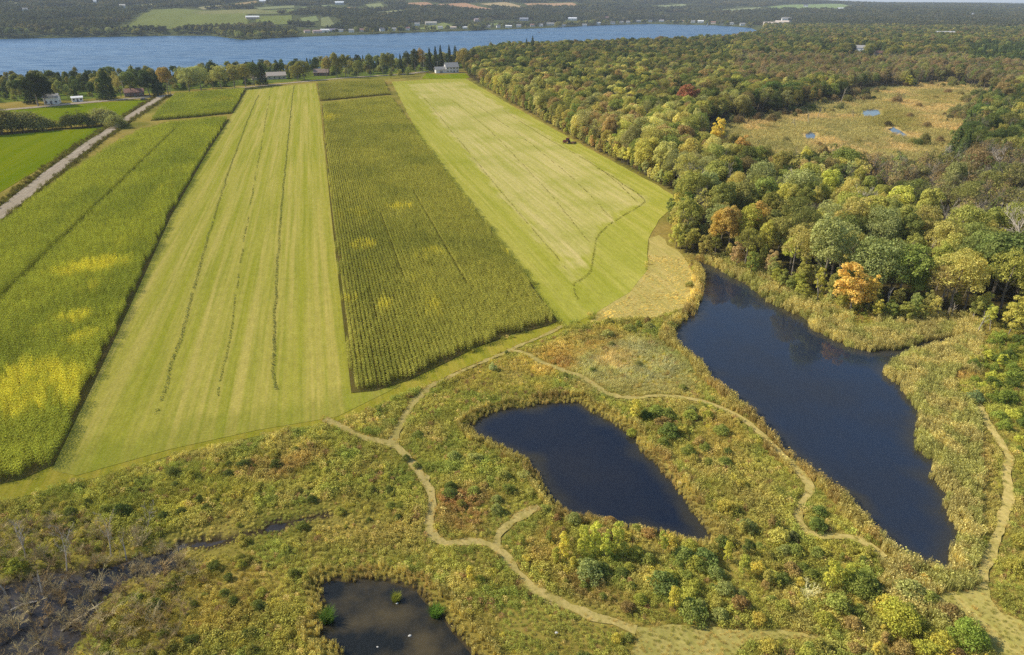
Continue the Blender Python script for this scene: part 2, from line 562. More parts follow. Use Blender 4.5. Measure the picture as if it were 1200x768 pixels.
def water_mat(name, body, rgh=0.06, bump=0.05, bscale=0.6, patches=None, stretch=(1, 1, 1), spec=0.5, shallow=None):
    m, nt, out = new_mat(name)
    tc = nt.nodes.new('ShaderNodeTexCoord')
    b = node(nt, 'ShaderNodeBsdfPrincipled', Roughness=rgh, IOR=1.333)
    b.inputs['Specular IOR Level'].default_value = spec
    if patches:
        f = noise(nt, tc.outputs['Object'], patches[0], 4, 0.6)
        bc = ramp(nt, f, [(0.40, body), (0.66, patches[1])])
        if shallow is not None:     # the bed shows through where the water is thin (attribute mixw)
            aw = node(nt, 'ShaderNodeAttribute', attribute_type='GEOMETRY', attribute_name='mixw')
            bc = mixc(nt, 'MIX', aw.outputs['Fac'], bc, shallow)
        nt.links.new(bc, b.inputs['Base Color'])
    else:
        f = noise(nt, mapping(nt, tc.outputs['Object'], (0.0016, 0.009, 1)), 1.0, 4, 0.6)
        nt.links.new(ramp(nt, f, [(0.32, tuple(c * 0.78 for c in body)), (0.68, tuple(c * 1.25 for c in body))]), b.inputs['Base Color'])
    wind = noise(nt, mapping(nt, tc.outputs['Object'], (0.03, 0.07, 1)), 1.0, 3, 0.6)
    nt.links.new(mrange(nt, wind, 0.45, 0.65, rgh, rgh + 0.16), b.inputs['Roughness'])
    w = noise(nt, mapping(nt, tc.outputs['Object'], stretch), bscale, 3, 0.6)
    bp = nt.nodes.new('ShaderNodeBump'); bp.inputs['Strength'].default_value = bump; bp.inputs['Distance'].default_value = 0.3
    nt.links.new(w, bp.inputs['Height']); nt.links.new(bp.outputs[0], b.inputs['Normal'])
    nt.links.new(b.outputs[0], out.inputs[0])
    return m


M_LEAF = leaf_mat('leaf_spray', sat=0.8)
M_NEEDLE = leaf_mat('needle_spray', 0.08, 0.35)
M_GRASS = leaf_mat('grass_blade', 0.3, 0.4, sat=0.84)
M_CROP = leaf_mat('crop_leaf', 0.25, 0.35)
M_BARK = rough_mat('bark', lin(92, 82, 70), lin(140, 128, 112), 3.0)
M_DEAD = rough_mat('dead_wood', lin(140, 126, 108), lin(190, 178, 160), 3.0)
M_TWIG = leaf_mat('twig', 0.0, 0.3)

# ground: colour of the land by zone (attribute zone) with soil and litter mottling
def make_ground_mat():
    m, nt, out = new_mat('land')
    at = node(nt, 'ShaderNodeAttribute', attribute_type='GEOMETRY', attribute_name='zone')
    tc = nt.nodes.new('ShaderNodeTexCoord')
    f = noise(nt, tc.outputs['Object'], 0.9, 5, 0.65)
    g = noise(nt, tc.outputs['Object'], 0.012, 4, 0.6)
    hs = nt.nodes.new('ShaderNodeHueSaturation'); nt.links.new(at.outputs['Color'], hs.inputs['Color'])
    nt.links.new(mrange(nt, f, 0.25, 0.75, 0.6, 1.35), hs.inputs['Value'])
    nt.links.new(mrange(nt, g, 0.3, 0.7, 0.48, 0.52), hs.inputs['Hue'])
    d = nt.nodes.new('ShaderNodeBsdfDiffuse'); nt.links.new(hs.outputs[0], d.inputs[0])
    nt.links.new(d.outputs[0], out.inputs[0])
    return m


M_LAND = make_ground_mat()
M_HAY_L = field_mat('mown_hay_yellow_green', lin(164, 166, 62), lin(192, 182, 98), lin(144, 152, 50), 0.6, (0.34, 0.004), None, 0, (lin(152, 158, 58), lin(172, 166, 82), lin(138, 146, 52)), (1.08, .97, .85))
M_HAY_R = field_mat('mown_hay_headland', lin(162, 164, 62), lin(182, 178, 86), lin(144, 150, 54), 0.5, (0.35, 0.01), lin(150, 156, 52), 0.5, (lin(202, 190, 122), lin(180, 176, 92), lin(158, 160, 70)), (1.1, 1.0, .95))
M_MARGIN = field_mat('headland_grass', lin(148, 150, 60), lin(170, 160, 82), lin(132, 138, 50), 0.5, (0.5, 0.05), gain=(1.1, .98, .6))
M_GREEN = field_mat('green_pasture', lin(122, 140, 32), lin(140, 150, 44), lin(112, 128, 32), 0.4, (0.1, 0.006), gain=(1.0, .93, .25))
M_TAN = field_mat('dry_grass', lin(200, 176, 104), lin(184, 166, 90), lin(166, 150, 78), 0.6, (0.5, 0.08))
M_PATH = field_mat('mown_trail', lin(192, 170, 104), lin(170, 154, 86), lin(202, 178, 116), 0.5, (0.8, 0.2))
M_CLEAR = field_mat('mown_clearing', lin(176, 160, 90), lin(154, 146, 74), lin(186, 166, 102), 0.5, (0.6, 0.3))
M_SOIL = field_mat('field_soil', lin(112, 96, 52), lin(96, 92, 40), lin(128, 108, 66), 0.3, (0.6, 0.05))
M_ROAD = field_mat('worn_asphalt', lin(188, 166, 138), lin(204, 182, 154), lin(168, 148, 122), 0.5, (0.9, 0.01))
M_VERGE = field_mat('verge_grass', lin(120, 112, 50), lin(96, 92, 42), lin(84, 80, 40), 0.5, (0.6, 0.1))
M_POND_B = water_mat('pond_water_open', (0.017, 0.028, 0.052), 0.04, 0.012, 1.2, (0.03, (0.024, 0.027, 0.034)), shallow=(0.05, 0.042, 0.022))
M_POND = water_mat('pond_water', (0.009, 0.014, 0.027), 0.03, 0.012, 1.2, (0.035, (0.020, 0.021, 0.026)), shallow=(0.045, 0.038, 0.02))
M_MURKY = water_mat('murky_water', (0.014, 0.015, 0.013), 0.06, 0.01, 1.5, (0.16, lin(78, 68, 46)))
M_MUD = water_mat('creek_water', (0.016, 0.015, 0.014), 0.08, 0.01, 1.5, (0.12, lin(66, 60, 54)))
M_LAKE = water_mat('lake_water', (0.028, 0.088, 0.175), 0.3, 0.35, 0.04, None, (1, 2.5, 1), 0.2)


def set_ft(me):
    co = np.empty(len(me.vertices) * 3, np.float32); me.vertices.foreach_get('co', co); co = co.reshape(-1, 3)
    a = me.attributes.new('ft', 'FLOAT_VECTOR', 'POINT')
    ft = np.stack([co[:, 0] * FN[0] + co[:, 1] * FN[1], co[:, 0] * FD[0] + co[:, 1] * FD[1], co[:, 2] * 0], 1)
    a.data.foreach_set('vector', ft.astype(np.float32).ravel())


def sheet(name, poly, z, mat, label=None, cat=None, kind='structure', thick=0.0):
    P = [Vector((p[0], p[1], 0)) for p in poly]
    tris = tessellate_polygon([P])
    V = np.array([(p[0], p[1], z) for p in poly])
    F = []
    for a, b, c in tris:
        n = (P[b] - P[a]).cross(P[c] - P[a]).z
        F.append((a, b, c) if n > 0 else (a, c, b))
    me = mesh_np(name, V, np.array(F), mat)
    set_ft(me)
    o = link(bpy.data.objects.new(name, me))
    return tag(o, label, cat, None, kind)


def graded(name, poly, z, mat, label, fn, step=3.0):
    """field sheet with inner points, so that one sward can grade into another"""
    x0, y0 = poly.min(0); x1, y1 = poly.max(0)
    gx, gy = np.meshgrid(np.arange(x0, x1, step), np.arange(y0, y1, step)); gx = gx.ravel(); gy = gy.ravel()
    k = sdist(poly, gx, gy) < -0.8; gx, gy = gx[k], gy[k]
    n = len(poly)
    pts = [Vector((p[0], p[1])) for p in poly] + [Vector((a, b)) for a, b in zip(gx, gy)]
    res = delaunay_2d_cdt(pts, [(i, (i + 1) % n) for i in range(n)], [], 1, 1e-4)
    V = np.array([(v[0], v[1], z) for v in res[0]])
    me = mesh_np(name, V, np.array([tuple(f) for f in res[2]]), mat); set_ft(me)
    me.attributes.new('mixw', 'FLOAT', 'POINT').data.foreach_set('value', fn(V[:, 0], V[:, 1]).astype(np.float32))
    return tag(link(bpy.data.objects.new(name, me)), label, None, None, 'structure')


def strip(name, line, halfw, z, mat, label=None, kind='structure', seed=0, wob=0.12):
    rs = np.random.default_rng(seed)
    n = len(line); V = []
    T = np.gradient(line, axis=0); T /= np.linalg.norm(T, axis=1)[:, None] + 1e-9
    Nn = np.stack([T[:, 1], -T[:, 0]], 1)
    hw = halfw * (1 + 0.25 * (fbm(np.arange(n) * 0.3, np.zeros(n), seed) - 0.5) * 2)
    for i in range(n):
        a = line[i] + Nn[i] * (hw[i] + rs.normal(0, wob)); b = line[i] - Nn[i] * (hw[i] + rs.normal(0, wob))
        V += [(a[0], a[1], z), (b[0], b[1], z)]
    F = np.array([(2 * i, 2 * i + 2, 2 * i + 3, 2 * i + 1) for i in range(n - 1)])
    me = mesh_np(name, np.array(V), F, mat); set_ft(me)
    return tag(link(bpy.data.objects.new(name, me)), label, None, None, kind)


# ------------------------------------------------------------------ far fields on the hills (outline px, colour)
FAR_FIELDS = [
    ('hillside meadow green with straw tint above the far shore', [(128, 35), (150, 30.5), (165, 19), (178, 12), (208, 10.5), (290, 17), (292, 32), (250, 33), (200, 35)], lin(140, 142, 72)),
    ('olive strip of hillside field behind tree line', [(220, 14.5), (300, 11.5), (330, 15.5), (300, 17), (232, 17.5)], lin(158, 150, 92)),
    ('bright green shoreside field between hedges', [(300, 20), (342, 18.5), (342, 29), (312, 30), (300, 29)], lin(138, 142, 70)),
    ('green hill field crossed by hedges', [(300, 13), (345, 11.5), (348, 16), (302, 17.5)], lin(140, 144, 84)),
    ('reddish ploughed slope on the far hills', [(480, 7.5), (478, 4), (500, 3), (512, 8), (495, 9.5)], lin(196, 150, 112)),
    ('long salmon ploughed field on the far hills', [(512, 5.5), (545, 4), (560, 8), (582, 12), (560, 14), (535, 10.5)], lin(200, 152, 114)),
    ('straw coloured stubble field on the far hills', [(562, 5), (592, 3), (612, 8), (604, 11.5), (582, 9)], lin(196, 168, 122)),
    ('orange tan field at the crest of the far hills', [(614, 4.5), (670, 3.5), (680, 7), (655, 9.5), (622, 8.5)], lin(200, 158, 116)),
    ('narrow salmon field behind the far woods', [(395, 10), (418, 8.5), (420, 11.5), (396, 12.5)], lin(196, 158, 120)),
    ('pale lawn slope above the far marina', [(376, 22), (385, 20), (392, 29), (384, 33), (376, 31)], lin(150, 150, 98)),
    ('light green garden slope at the far shore', [(488, 34.5), (520, 27), (532, 31), (510, 36)], lin(146, 150, 84)),
    ('striped green far orchard', [(428, 6), (446, 4), (452, 11), (436, 12)], lin(150, 152, 98)),
    ('green farm hill beneath the skyline', [(900, 9), (930, 6), (985, 5), (1006, 9.5), (975, 12.5), (930, 12.5)], lin(134, 148, 92)),
    ('pale hilltop field at the left skyline', [(2, 7), (20, 3.5), (24, 7.5)], lin(176, 164, 120)),
    ('ochre field behind far trees', [(275, 5), (300, 1.5), (304, 6), (276, 9)], lin(188, 156, 104)),
    ('pale green paddock high on the far hills', [(352, 9), (388, 6), (392, 9), (356, 12)], lin(150, 156, 104)),
    ('light green paddock between far hedges', [(300, 9.5), (344, 7), (346, 9.5), (304, 12)], lin(156, 156, 104)),
    ('sloping green far pasture above the marina', [(352, 22), (370, 19), (374, 25), (356, 28)], lin(144, 150, 92)),
    ('pale strip of stubble above the far woods', [(440, 15), (470, 12), (474, 15), (446, 18)], lin(170, 164, 112)),
    ('green clearing among the far shore houses', [(560, 30), (590, 27), (594, 29.5), (566, 32)], lin(140, 148, 88)),
    ('hazy green field on the right far hills', [(760, 7.5), (800, 5), (812, 8), (776, 10.5)], lin(146, 150, 104)),
    ('long hazy field below the skyline', [(840, 12), (890, 9), (896, 12), (850, 15)], lin(146, 150, 108)),
    ('tan field right of the far meadow', [(232, 9), (268, 6), (272, 9), (238, 12)], lin(176, 162, 112)),
    ('small straw field left of the far meadow', [(150, 8.5), (178, 5), (180, 8.5), (158, 10.5)], lin(178, 166, 116)),
]
FF_W = [(lab, wpoly(pp), c) for lab, pp, c in FAR_FIELDS]


# ------------------------------------------------------------------ the ground: one sheet to the horizon
def build_ground():
    front = np.radians(np.arange(-57, 57.01, 0.34))
    rest = np.radians(np.arange(62, 299, 6.0))
    th = np.concatenate([front, rest])
    r = [0.5, 12, 24, 34]
    while r[-1] < 250:
        r.append(r[-1] + 0.85)
    while r[-1] < 30000:
        r.append(r[-1] * 1.0125)
    r = np.array(r)
    R, T = np.meshgrid(r, th, indexing='ij')
    X = R * np.sin(T); Y = R * np.cos(T)
    x = X.ravel(); y = Y.ravel()
    z = terrain_np(x, y)
    # colour zones of the land itself
    col = np.zeros((len(x), 3))
    mead = np.array(lin(138, 124, 58)); straw = np.array(lin(150, 132, 66)); green = np.array(lin(96, 100, 36))
    n1 = fbm(x / 9, y / 9, 3)[:, None]; n2 = fbm(x / 30, y / 30, 4)[:, None]
    col[:] = mead + (straw - mead) * smooth(0.45, 0.75, n1) + (green - mead) * smooth(0.5, 0.75, n2) * 0.7
    fo = inside(W['FOREST'], x, y) & ~inside(W['MARSH'], x, y)
    col[fo] = np.array(lin(74, 68, 38)) * (0.7 + 0.6 * n1[fo])
    ls = inside(W['LAKESIDE'], x, y)
    col[ls] = np.array(lin(96, 108, 40))
    ma = inside(W['MARSH'], x, y)
    gold = np.array(lin(190, 160, 100)); mg = np.array(lin(156, 142, 78))
    col[ma] = (gold + (mg - gold) * smooth(0.4, 0.65, fbm(x / 26, y / 40, 8))[:, None])[ma]
    far = (np.hypot(x, y) > 1150) & ~ls
    col[far] = np.array(lin(78, 82, 46)) * (0.8 + 0.5 * n2[far])
    for _, fp, c in FF_W:
        pass
    # wet banks: bare mud where the bed lies under water
    wet = (z < -0.2) & (np.hypot(x, y) < 330)
    col[wet] = np.array(lin(66, 58, 40))
    nr, nt_ = R.shape
    idx = np.arange(nr * nt_).reshape(nr, nt_)
    a = idx[:-1, :]; b = idx[1:, :]
    a2 = np.roll(a, -1, 1); b2 = np.roll(b, -1, 1)
    F = np.stack([a, a2, b2, b], -1).reshape(-1, 4)
    me = mesh_np('ground', np.stack([x, y, z], 1), F, M_LAND, smooth_sh=True)
    at = me.attributes.new('zone', 'FLOAT_COLOR', 'POINT')
    at.data.foreach_set('color', np.concatenate([col, np.ones((len(x), 1))], 1).astype(np.float32).ravel())
    o = link(bpy.data.objects.new('ground', me))
    return tag(o, None, None, None, 'structure')


build_ground()

# ------------------------------------------------------------------ water
def grown(poly, d):
    """outline pushed outwards so the water runs under the bank"""
    n = len(poly); area = 0
    for i in range(n):
        area += poly[i][0] * poly[(i + 1) % n][1] - poly[(i + 1) % n][0] * poly[i][1]
    sg = 1 if area > 0 else -1
    out = []
    for i in range(n):
        t = poly[(i + 1) % n] - poly[i - 1]; t = t / (np.linalg.norm(t) + 1e-9)
        out.append(poly[i] + sg * d * np.array([t[1], -t[0]]))
    return np.array(out)


graded('pond', grown(wpoly(POND_MID), 2.0), -0.42, M_POND, 'dark blue pond between the mown paths', lambda x, y: smooth(-3.0 , -.2, sdist(W['POND_MID'], x, y) + 4.5 * (fbm(x / 4, y / 4, 64) - .55)) * .8, 1.2)
graded('pond', grown(wpoly(POND_BIG), 1.2), -0.42, M_POND_B, 'large dark blue pond below the wood', lambda x, y: smooth(-3.5, -.2, sdist(W['POND_BIG'], x, y) + 5 * (fbm(x / 5, y / 5, 65) - .55)) * .8, 1.5)
sheet('pond', grown(wpoly(POND_LOW), 1.6), -0.40, M_MURKY, 'small murky brown pond at the bottom of the meadow')
sheet('creek', grown(wpoly(CREEK), 1.0), -0.40, M_MUD, 'dark swampy creek under dead shrubs')
sheet('lake', np.array([(-9000, 300), (9000, 300), (9000, 5200), (-9000, 5200)]), -3.0, M_LAKE, 'wide blue lake behind the fields')

# ------------------------------------------------------------------ fields, road, paths
sheet('field', rough(W['MARGIN'], 5, 0.25, 1), 0.05, M_MARGIN, 'grassy headland below the field strips')
low_edge = wpoly([(62, 552), (90, 558), (200, 527), (300, 505), (395, 489), (470, 452)])
graded('field', W['HAY_LEFT'], 0.09, M_HAY_L, 'mown yellow green hay strip between two standing crops', lambda x, y: 1 - smooth(1, 13, edge_dist(low_edge, x, y, False) + 5 * (fbm(x / 7, y / 7, 61) - .5)))
graded('field', rough(W['HAY_RIGHT'], 6, 0.2, 3), 0.07, M_HAY_R, 'mown hay field against the wood with pale stubble in its middle', lambda x, y: smooth(3.0, -4.0, sdist(W['HAY_PALE'], x, y) + 7 * (fbm(x / 9, y / 9, 62) - .5)))
sheet('field', W['CROP_LEFT'], 0.13, M_SOIL, 'soil under the tall crop beside the road')
sheet('field', W['CROP_LEFT_FAR'], 0.13, M_SOIL, 'soil under the small crop block at the road junction')
sheet('field', W['CORN_MID'], 0.15, M_SOIL, 'soil under the corn between the hay strips')
sheet('field', W['CORN_MID_FAR'], 0.15, M_SOIL, 'soil under the far corn block')
sheet('field', W['GREEN_NEAR'], 0.06, M_GREEN, 'bright green pasture on the far side of the road')
sheet('field', W['GREEN_FAR'], 0.06, M_GREEN, 'bright green field behind the hedgerow')
sheet('lawn', W['LAWN_HOUSE'], 0.10, M_GREEN, 'mown lawn below the white gabled house')
sheet('field', rough(W['TAN_GRASS'], 4, 0.3, 6), 0.05, M_TAN, 'dry tan grass between hay field and large pond')
wr_l, wr_r = wpoly(ROAD_L), wpoly(ROAD_R)
mid = (wr_l + wr_r) / 2
verge = spline(mid, 6.0)
strip('verge', verge, 4.4, 0.12, M_VERGE, 'weedy verge along the country road', seed=3, wob=0.3)
strip('road', verge, 2.75, 0.20, M_ROAD, 'straight grey country road beside the crop', seed=4, wob=0.05)
cr = spline([unp(*p) for p in CROSS_ROAD], 8.0)
strip('road', cr, 4.2, 0.16, M_ROAD, 'lakeside road crossing behind the green field', seed=5, wob=0.05)
strip('road', spline([unp(*p) for p in [(200, 111.5), (260, 105.5), (320, 99.5), (372, 94.5), (420, 90.5), (470, 87.5), (500, 84)]], 8.0), 3.0, 0.17, M_ROAD, 'lakeside road running on behind the hay strips', seed=6, wob=0.05)
for i, ((nm, lab, _, hw), ln) in enumerate(zip(PATHS, W_PATHS)):
    strip('path' if nm == 'mown_path' else 'farm_track', ln, hw * 0.74, 0.10 + 0.01 * i, M_PATH, lab, seed=20 + i)
sheet('clearing', rough(W['CLEARING'], 1.5, 0.25, 8), 0.08, M_CLEAR, 'pale mown clearing at the bottom of the photo')
sheet('clearing', rough(W['JUNCTION'], 1.5, 0.2, 9), 0.085, M_CLEAR, 'pale mown junction of paths at the foot of the large pond')
for (lab, fp, c) in FF_W:
    # drape each far field over the hill
    x0, y0 = fp.min(0); x1, y1 = fp.max(0)
    n = 46
    gx, gy = np.meshgrid(np.linspace(x0, x1, n), np.linspace(y0, y1, n))
    cx = (gx[:-1, :-1] + gx[1:, 1:]) / 2; cyy = (gy[:-1, :-1] + gy[1:, 1:]) / 2
    keep = inside(fp, cx, cyy)
    gz = terrain_np(gx.ravel(), gy.ravel()) + 1.2
    idx = np.arange(n * n).reshape(n, n)
    F = np.stack([idx[:-1, :-1], idx[:-1, 1:], idx[1:, 1:], idx[1:, :-1]], -1)[keep]
    if len(F) == 0:
        continue
    m = field_mat('far_field', c, tuple(v * 0.85 for v in c), tuple(v * 0.92 for v in c), 0.3, (0.02, 0.004))
    me = mesh_np('field', np.stack([gx.ravel(), gy.ravel(), gz], 1), F, m, smooth_sh=True); set_ft(me)
    tag(link(bpy.data.objects.new('field', me)), lab, None, None, 'structure')
# open water in the marsh
for pp, lab in (([(1011, 130), (1018, 128.5), (1030, 129), (1031, 134), (1022, 137), (1013, 137)], 'small bright pool in the golden marsh'),
                ([(1041, 151), (1047, 149), (1056, 154), (1064, 160), (1058, 161), (1047, 157)], 'narrow slanting pool in the golden marsh'),
                ([(943, 157), (950, 154), (956, 157), (954, 163), (945, 163)], 'tiny blue pool at the near side of the marsh')):
    sheet('pond', rough(wpoly(pp), 2.5, 0.3, 3), 0.08, M_POND_B, lab)

# ------------------------------------------------------------------ plant meshes
def quads(C, Nrm, S, rs, aspect=1.0, bend=0.25):
    n = len(C)
    Nrm = Nrm / (np.linalg.norm(Nrm, axis=1)[:, None] + 1e-9)
    a = rs.normal(size=(n, 3)); a -= (a * Nrm).sum(1)[:, None] * Nrm; a /= np.linalg.norm(a, axis=1)[:, None] + 1e-9
    b = np.cross(Nrm, a)
    sx = (S * rs.uniform(0.7, 1.3, n))[:, None]; sy = (S * aspect * rs.uniform(0.7, 1.3, n))[:, None]
    j = lambda: rs.uniform(0.55, 1.15, (n, 1))
    bd = Nrm * (S * bend)[:, None]
    p = np.stack([C - a * sx * j() - bd * 0.5, C - b * sy * j() + bd, C + a * sx * j() - bd * 0.5, C + b * sy * j() + bd], 1)
    return p.reshape(-1, 3), np.arange(4 * n).reshape(-1, 4)


def sphere_pts(n, rs):
    v = rs.normal(size=(n, 3)); return v / np.linalg.norm(v, axis=1)[:, None]


def lobed(n, lobes, size, rs, up=0.25, jit=0.55, low=-0.35):
    """leaf sprays over a set of ellipsoidal lobes (cx,cy,cz,rx,ry,rz)"""
    L = np.array(lobes); w = (L[:, 3] * L[:, 4]) ** 1.0; w /= w.sum()
    k = rs.choice(len(L), n, p=w)
    d = sphere_pts(n, rs)
    fl = d[:, 2] < low
    d[fl, 2] *= -0.6
    d /= np.linalg.norm(d, axis=1)[:, None]
    rr = rs.uniform(0.72, 1.05, n)[:, None]
    C = L[k, :3] + d * L[k, 3:] * rr
    N = d / L[k, 3:] * L[k, 3:].mean(1)[:, None] + rs.normal(0, jit, (n, 3)) + np.array([0, 0, up])
    return quads(C, N, np.full(n, size) * rs.uniform(0.6, 1.35, n), rs)


def tree_lobes(H, Wd, base, n, rs, top=1.0, spread=1.0):
    """lobes spread over the outside of one crown"""
    out = [(0, 0, base + (H - base) * 0.5, Wd * 0.27, Wd * 0.27, (H - base) * 0.34)]
    lx, ly = rs.uniform(-.16, .16, 2) * Wd      # crowns lean and bulge to one side
    for i in range(n):
        u = (i + 0.5) / n
        zz = 1 - 1.55 * u
        rad = math.sqrt(max(0.05, 1 - zz * zz)) * spread
        a = i * 2.39996 + rs.uniform(-0.5, 0.5)
        lr = Wd * rs.uniform(0.10, 0.22)
        x = math.cos(a) * rad * (Wd * 0.5 - lr * 0.8) * rs.uniform(0.7, 1.22)
        y = math.sin(a) * rad * (Wd * 0.5 - lr * 0.8) * rs.uniform(0.8, 1.12)
        z = base + (H - base) * (0.5 + 0.42 * zz * top) + rs.uniform(-0.4, 0.4)
        hz = (z - base) / (H - base)
        out.append((x + lx * hz, y + ly * hz, min(z + rs.uniform(-.8, 1.2), H + .6 - lr * 0.7), lr, lr, lr * rs.uniform(0.7, 1.25)))
    return out


def trunk_mb(H, r, base, Wd, rs, limbs=6, lean=0.0):
    mb = MB()
    pts = [(0, 0, -0.3)]; x = y = 0
    for i in range(1, 6):
        x += rs.uniform(-0.02, 0.02) * H + lean; y += rs.uniform(-0.02, 0.02) * H
        pts.append((x, y, H * 0.85 * i / 5))
    mb.tube(pts, [r * 1.25, r, r * .85, r * .65, r * .45, r * .2], 6)
    for i in range(limbs):
        t = rs.uniform(0.35, 0.8); k = int(t * 5); p = np.array(pts[k]) + (np.array(pts[min(5, k + 1)]) - np.array(pts[k])) * (t * 5 - k)
        a = rs.uniform(0, 6.28); L = Wd * rs.uniform(0.25, 0.42)
        e = p + np.array([math.cos(a) * L, math.sin(a) * L, L * rs.uniform(0.5, 1.1)])
        m_ = (p + e) / 2 + np.array([0, 0, -0.08 * L])
        mb.tube([p, m_, e], [r * .42, r * .28, r * .1], 5, False)
    return mb


def bare_mb(H, r, rs, depth=3, spread=0.5, n0=7, twig=0.02):
    """leafless tree: trunk, limbs, branches, twigs"""
    mb = MB()
    def grow(p, d, L, rad, lev):
        k = 3
        pts = [p]; q = p; dd = d
        for i in range(k):
            dd = dd + rs.normal(0, 0.14, 3); dd /= np.linalg.norm(dd)
            q = q + dd * L / k; pts.append(q)
        mb.tube(pts, [rad * (1 - 0.65 * i / k) for i in range(k + 1)], 5 if lev == 0 else 3, False)
        if lev < depth:
            m_ = n0 if lev == 0 else (5 if lev == 1 else 4)
            for i in range(m_):
                t = rs.uniform(0.35, 1.0) if lev == 0 else rs.uniform(0.25, 1.0)
                j = min(k - 1, int(t * k)); s = pts[j] + (pts[j + 1] - pts[j]) * (t * k - j)
                a = rs.normal(0, 1, 3); a -= a.dot(dd) * dd; a /= np.linalg.norm(a)
                nd = dd * (1 - spread) + a * spread + np.array([0, 0, 0.15]); nd /= np.linalg.norm(nd)
                grow(s, nd, L * rs.uniform(0.35, 0.55), max(twig, rad * rs.uniform(0.3, 0.45)), lev + 1)
    grow(np.array([0, 0, -0.3]), np.array([rs.normal(0, .05), rs.normal(0, .05), 1.0]), H * 0.8, r, 0)
    return mb


CROWN = {}      # kind -> list of (crown mesh, trunk mesh)
REF_H = {}
TOPS = {}      # true height of each variant


def add_kind(kind, H, variants):
    CROWN[kind] = variants; REF_H[kind] = H
    tops = []
    for cr_, tk_ in variants:
        me = cr_ if cr_ is not None else tk_
        co = np.empty(len(me.vertices) * 3, np.float32); me.vertices.foreach_get('co', co)
        tops.append(float(np.percentile(co[2::3], 99.5)))
    TOPS[kind] = tops


rs = np.random.default_rng(11)


def mk_broad(nm, H, Wd, base, nl, nq, size, r=0.28, spread=1.0, top=1.0, jit=0.55):
    V, F = lobed(nq, tree_lobes(H, Wd, base, nl, rs, top, spread), size, rs, jit=jit)
    return mesh_np(nm + '_crown', V, F, M_LEAF), trunk_mb(H, r, base, Wd, rs).mesh(nm + '_trunk', M_BARK)


add_kind('rounded', 14, [mk_broad('rounded', h_, w_, 2.4, n_, 9500, 0.19) for h_, w_, n_ in ((14, 11, 34), (14.5, 9.5, 26), (13, 12, 40), (14, 10, 22), (15, 11, 30), (13.5, 10.5, 46), (14, 12, 28))])
add_kind('tall', 17, [mk_broad('tall', 17, 8.5, 4.0, 30, 7500, 0.19, 0.25, 0.95, 1.05) for _ in range(3)])
add_kind('airy', 16, [mk_broad('airy', 16, 10.5, 5.0, 26, 4200, 0.18, 0.3, 1.05, 1.0, 0.8) for _ in range(3)])
add_kind('young', 9, [mk_broad('young', 9, 5.2, 0.8, 22, 4200, 0.15, 0.13, 0.9, 1.1) for _ in range(3)])


def mk_conifer(nm, H, Wd, nq, size, tip=1.0):
    u = rs.uniform(0, 1, nq) ** 0.62
    z = H * (1 - u * 0.93)
    lay = np.sin(z * 3.2 + rs.uniform(0, 1)) * 0.12
    rad = (Wd / 2) * (u ** tip) * (1 + lay) * rs.uniform(0.55, 1.05, nq)
    a = rs.uniform(0, 6.283, nq)
    rad *= 1 + 0.18 * np.sin(a * 5 + z * 1.7)
    C = np.stack([np.cos(a) * rad, np.sin(a) * rad, z - 0.25 * rad], 1)
    N = np.stack([np.cos(a) * 0.7, np.sin(a) * 0.7, np.full(nq, 0.8)], 1) + rs.normal(0, 0.45, (nq, 3))
    V, F = quads(C, N, np.full(nq, size), rs, 0.6)
    return mesh_np(nm + '_crown', V, F, M_NEEDLE), MB().tube([(0, 0, -.3), (0, 0, H * .5), (0, 0, H * .97)], [.26, .16, .04], 6).mesh(nm + '_trunk', M_BARK)


add_kind('conifer', 16, [mk_conifer('conifer', 16, 7.5, 1900, 0.42, 0.85) for _ in range(2)] + [mk_conifer('conifer', 16, 9.0, 1900, 0.46, 0.6)])


def mk_halfbare(nm, H):
    b = bare_mb(H, 0.2, rs, 3, 0.5, 9, 0.03)
    V, F = lobed(420, tree_lobes(H, 7.5, 4.0, 12, rs), 0.30, rs, jit=0.9)
    return mesh_np(nm + '_crown', V, F, M_LEAF), b.mesh(nm + '_trunk', M_BARK)


add_kind('thin', 14, [mk_halfbare('thin', 14) for _ in range(3)])
add_kind('bare', 11, [(None, bare_mb(11, 0.22, rs, 3, 0.45, 8, 0.03).mesh('bare_trunk', M_DEAD)) for _ in range(3)])
add_kind('snag', 8, [(None, bare_mb(8, 0.26, rs, 1, 0.35, 4, 0.05).mesh('snag_trunk', M_DEAD)) for _ in range(3)])


def mk_shrub(nm, H, Wd, nl, nq, size, spread=1.0, r=0.05, jit=0.6):
    L = []
    for i in range(nl):
        a = i * 2.39996; q = math.sqrt((i + .5) / nl)
        lr = Wd * rs.uniform(0.09, 0.2)
        z = H * (0.74 - 0.46 * q * q) * rs.uniform(0.62, 1.2)
        sp_ = spread * rs.uniform(.8, 1.25)
        L.append((math.cos(a) * q * Wd * .38 * sp_, math.sin(a) * q * Wd * .38 * sp_, z, lr, lr, lr * rs.uniform(.8, 1.15)))
    V, F = lobed(nq, L, size, rs, jit=jit, low=-0.8)
    V[:, 2] = np.maximum(V[:, 2], 0.03)
    mb = MB()
    for i in range(5):
        l = L[(i * 3) % nl]
        mb.tube([(rs.uniform(-.1, .1), rs.uniform(-.1, .1), -.1), (l[0] * .5, l[1] * .5, l[2] * .55), (l[0], l[1], l[2])], [r, r * .7, r * .3], 4, False)
    return mesh_np(nm + '_crown', V, F, M_LEAF), mb.mesh(nm + '_stem', M_BARK)


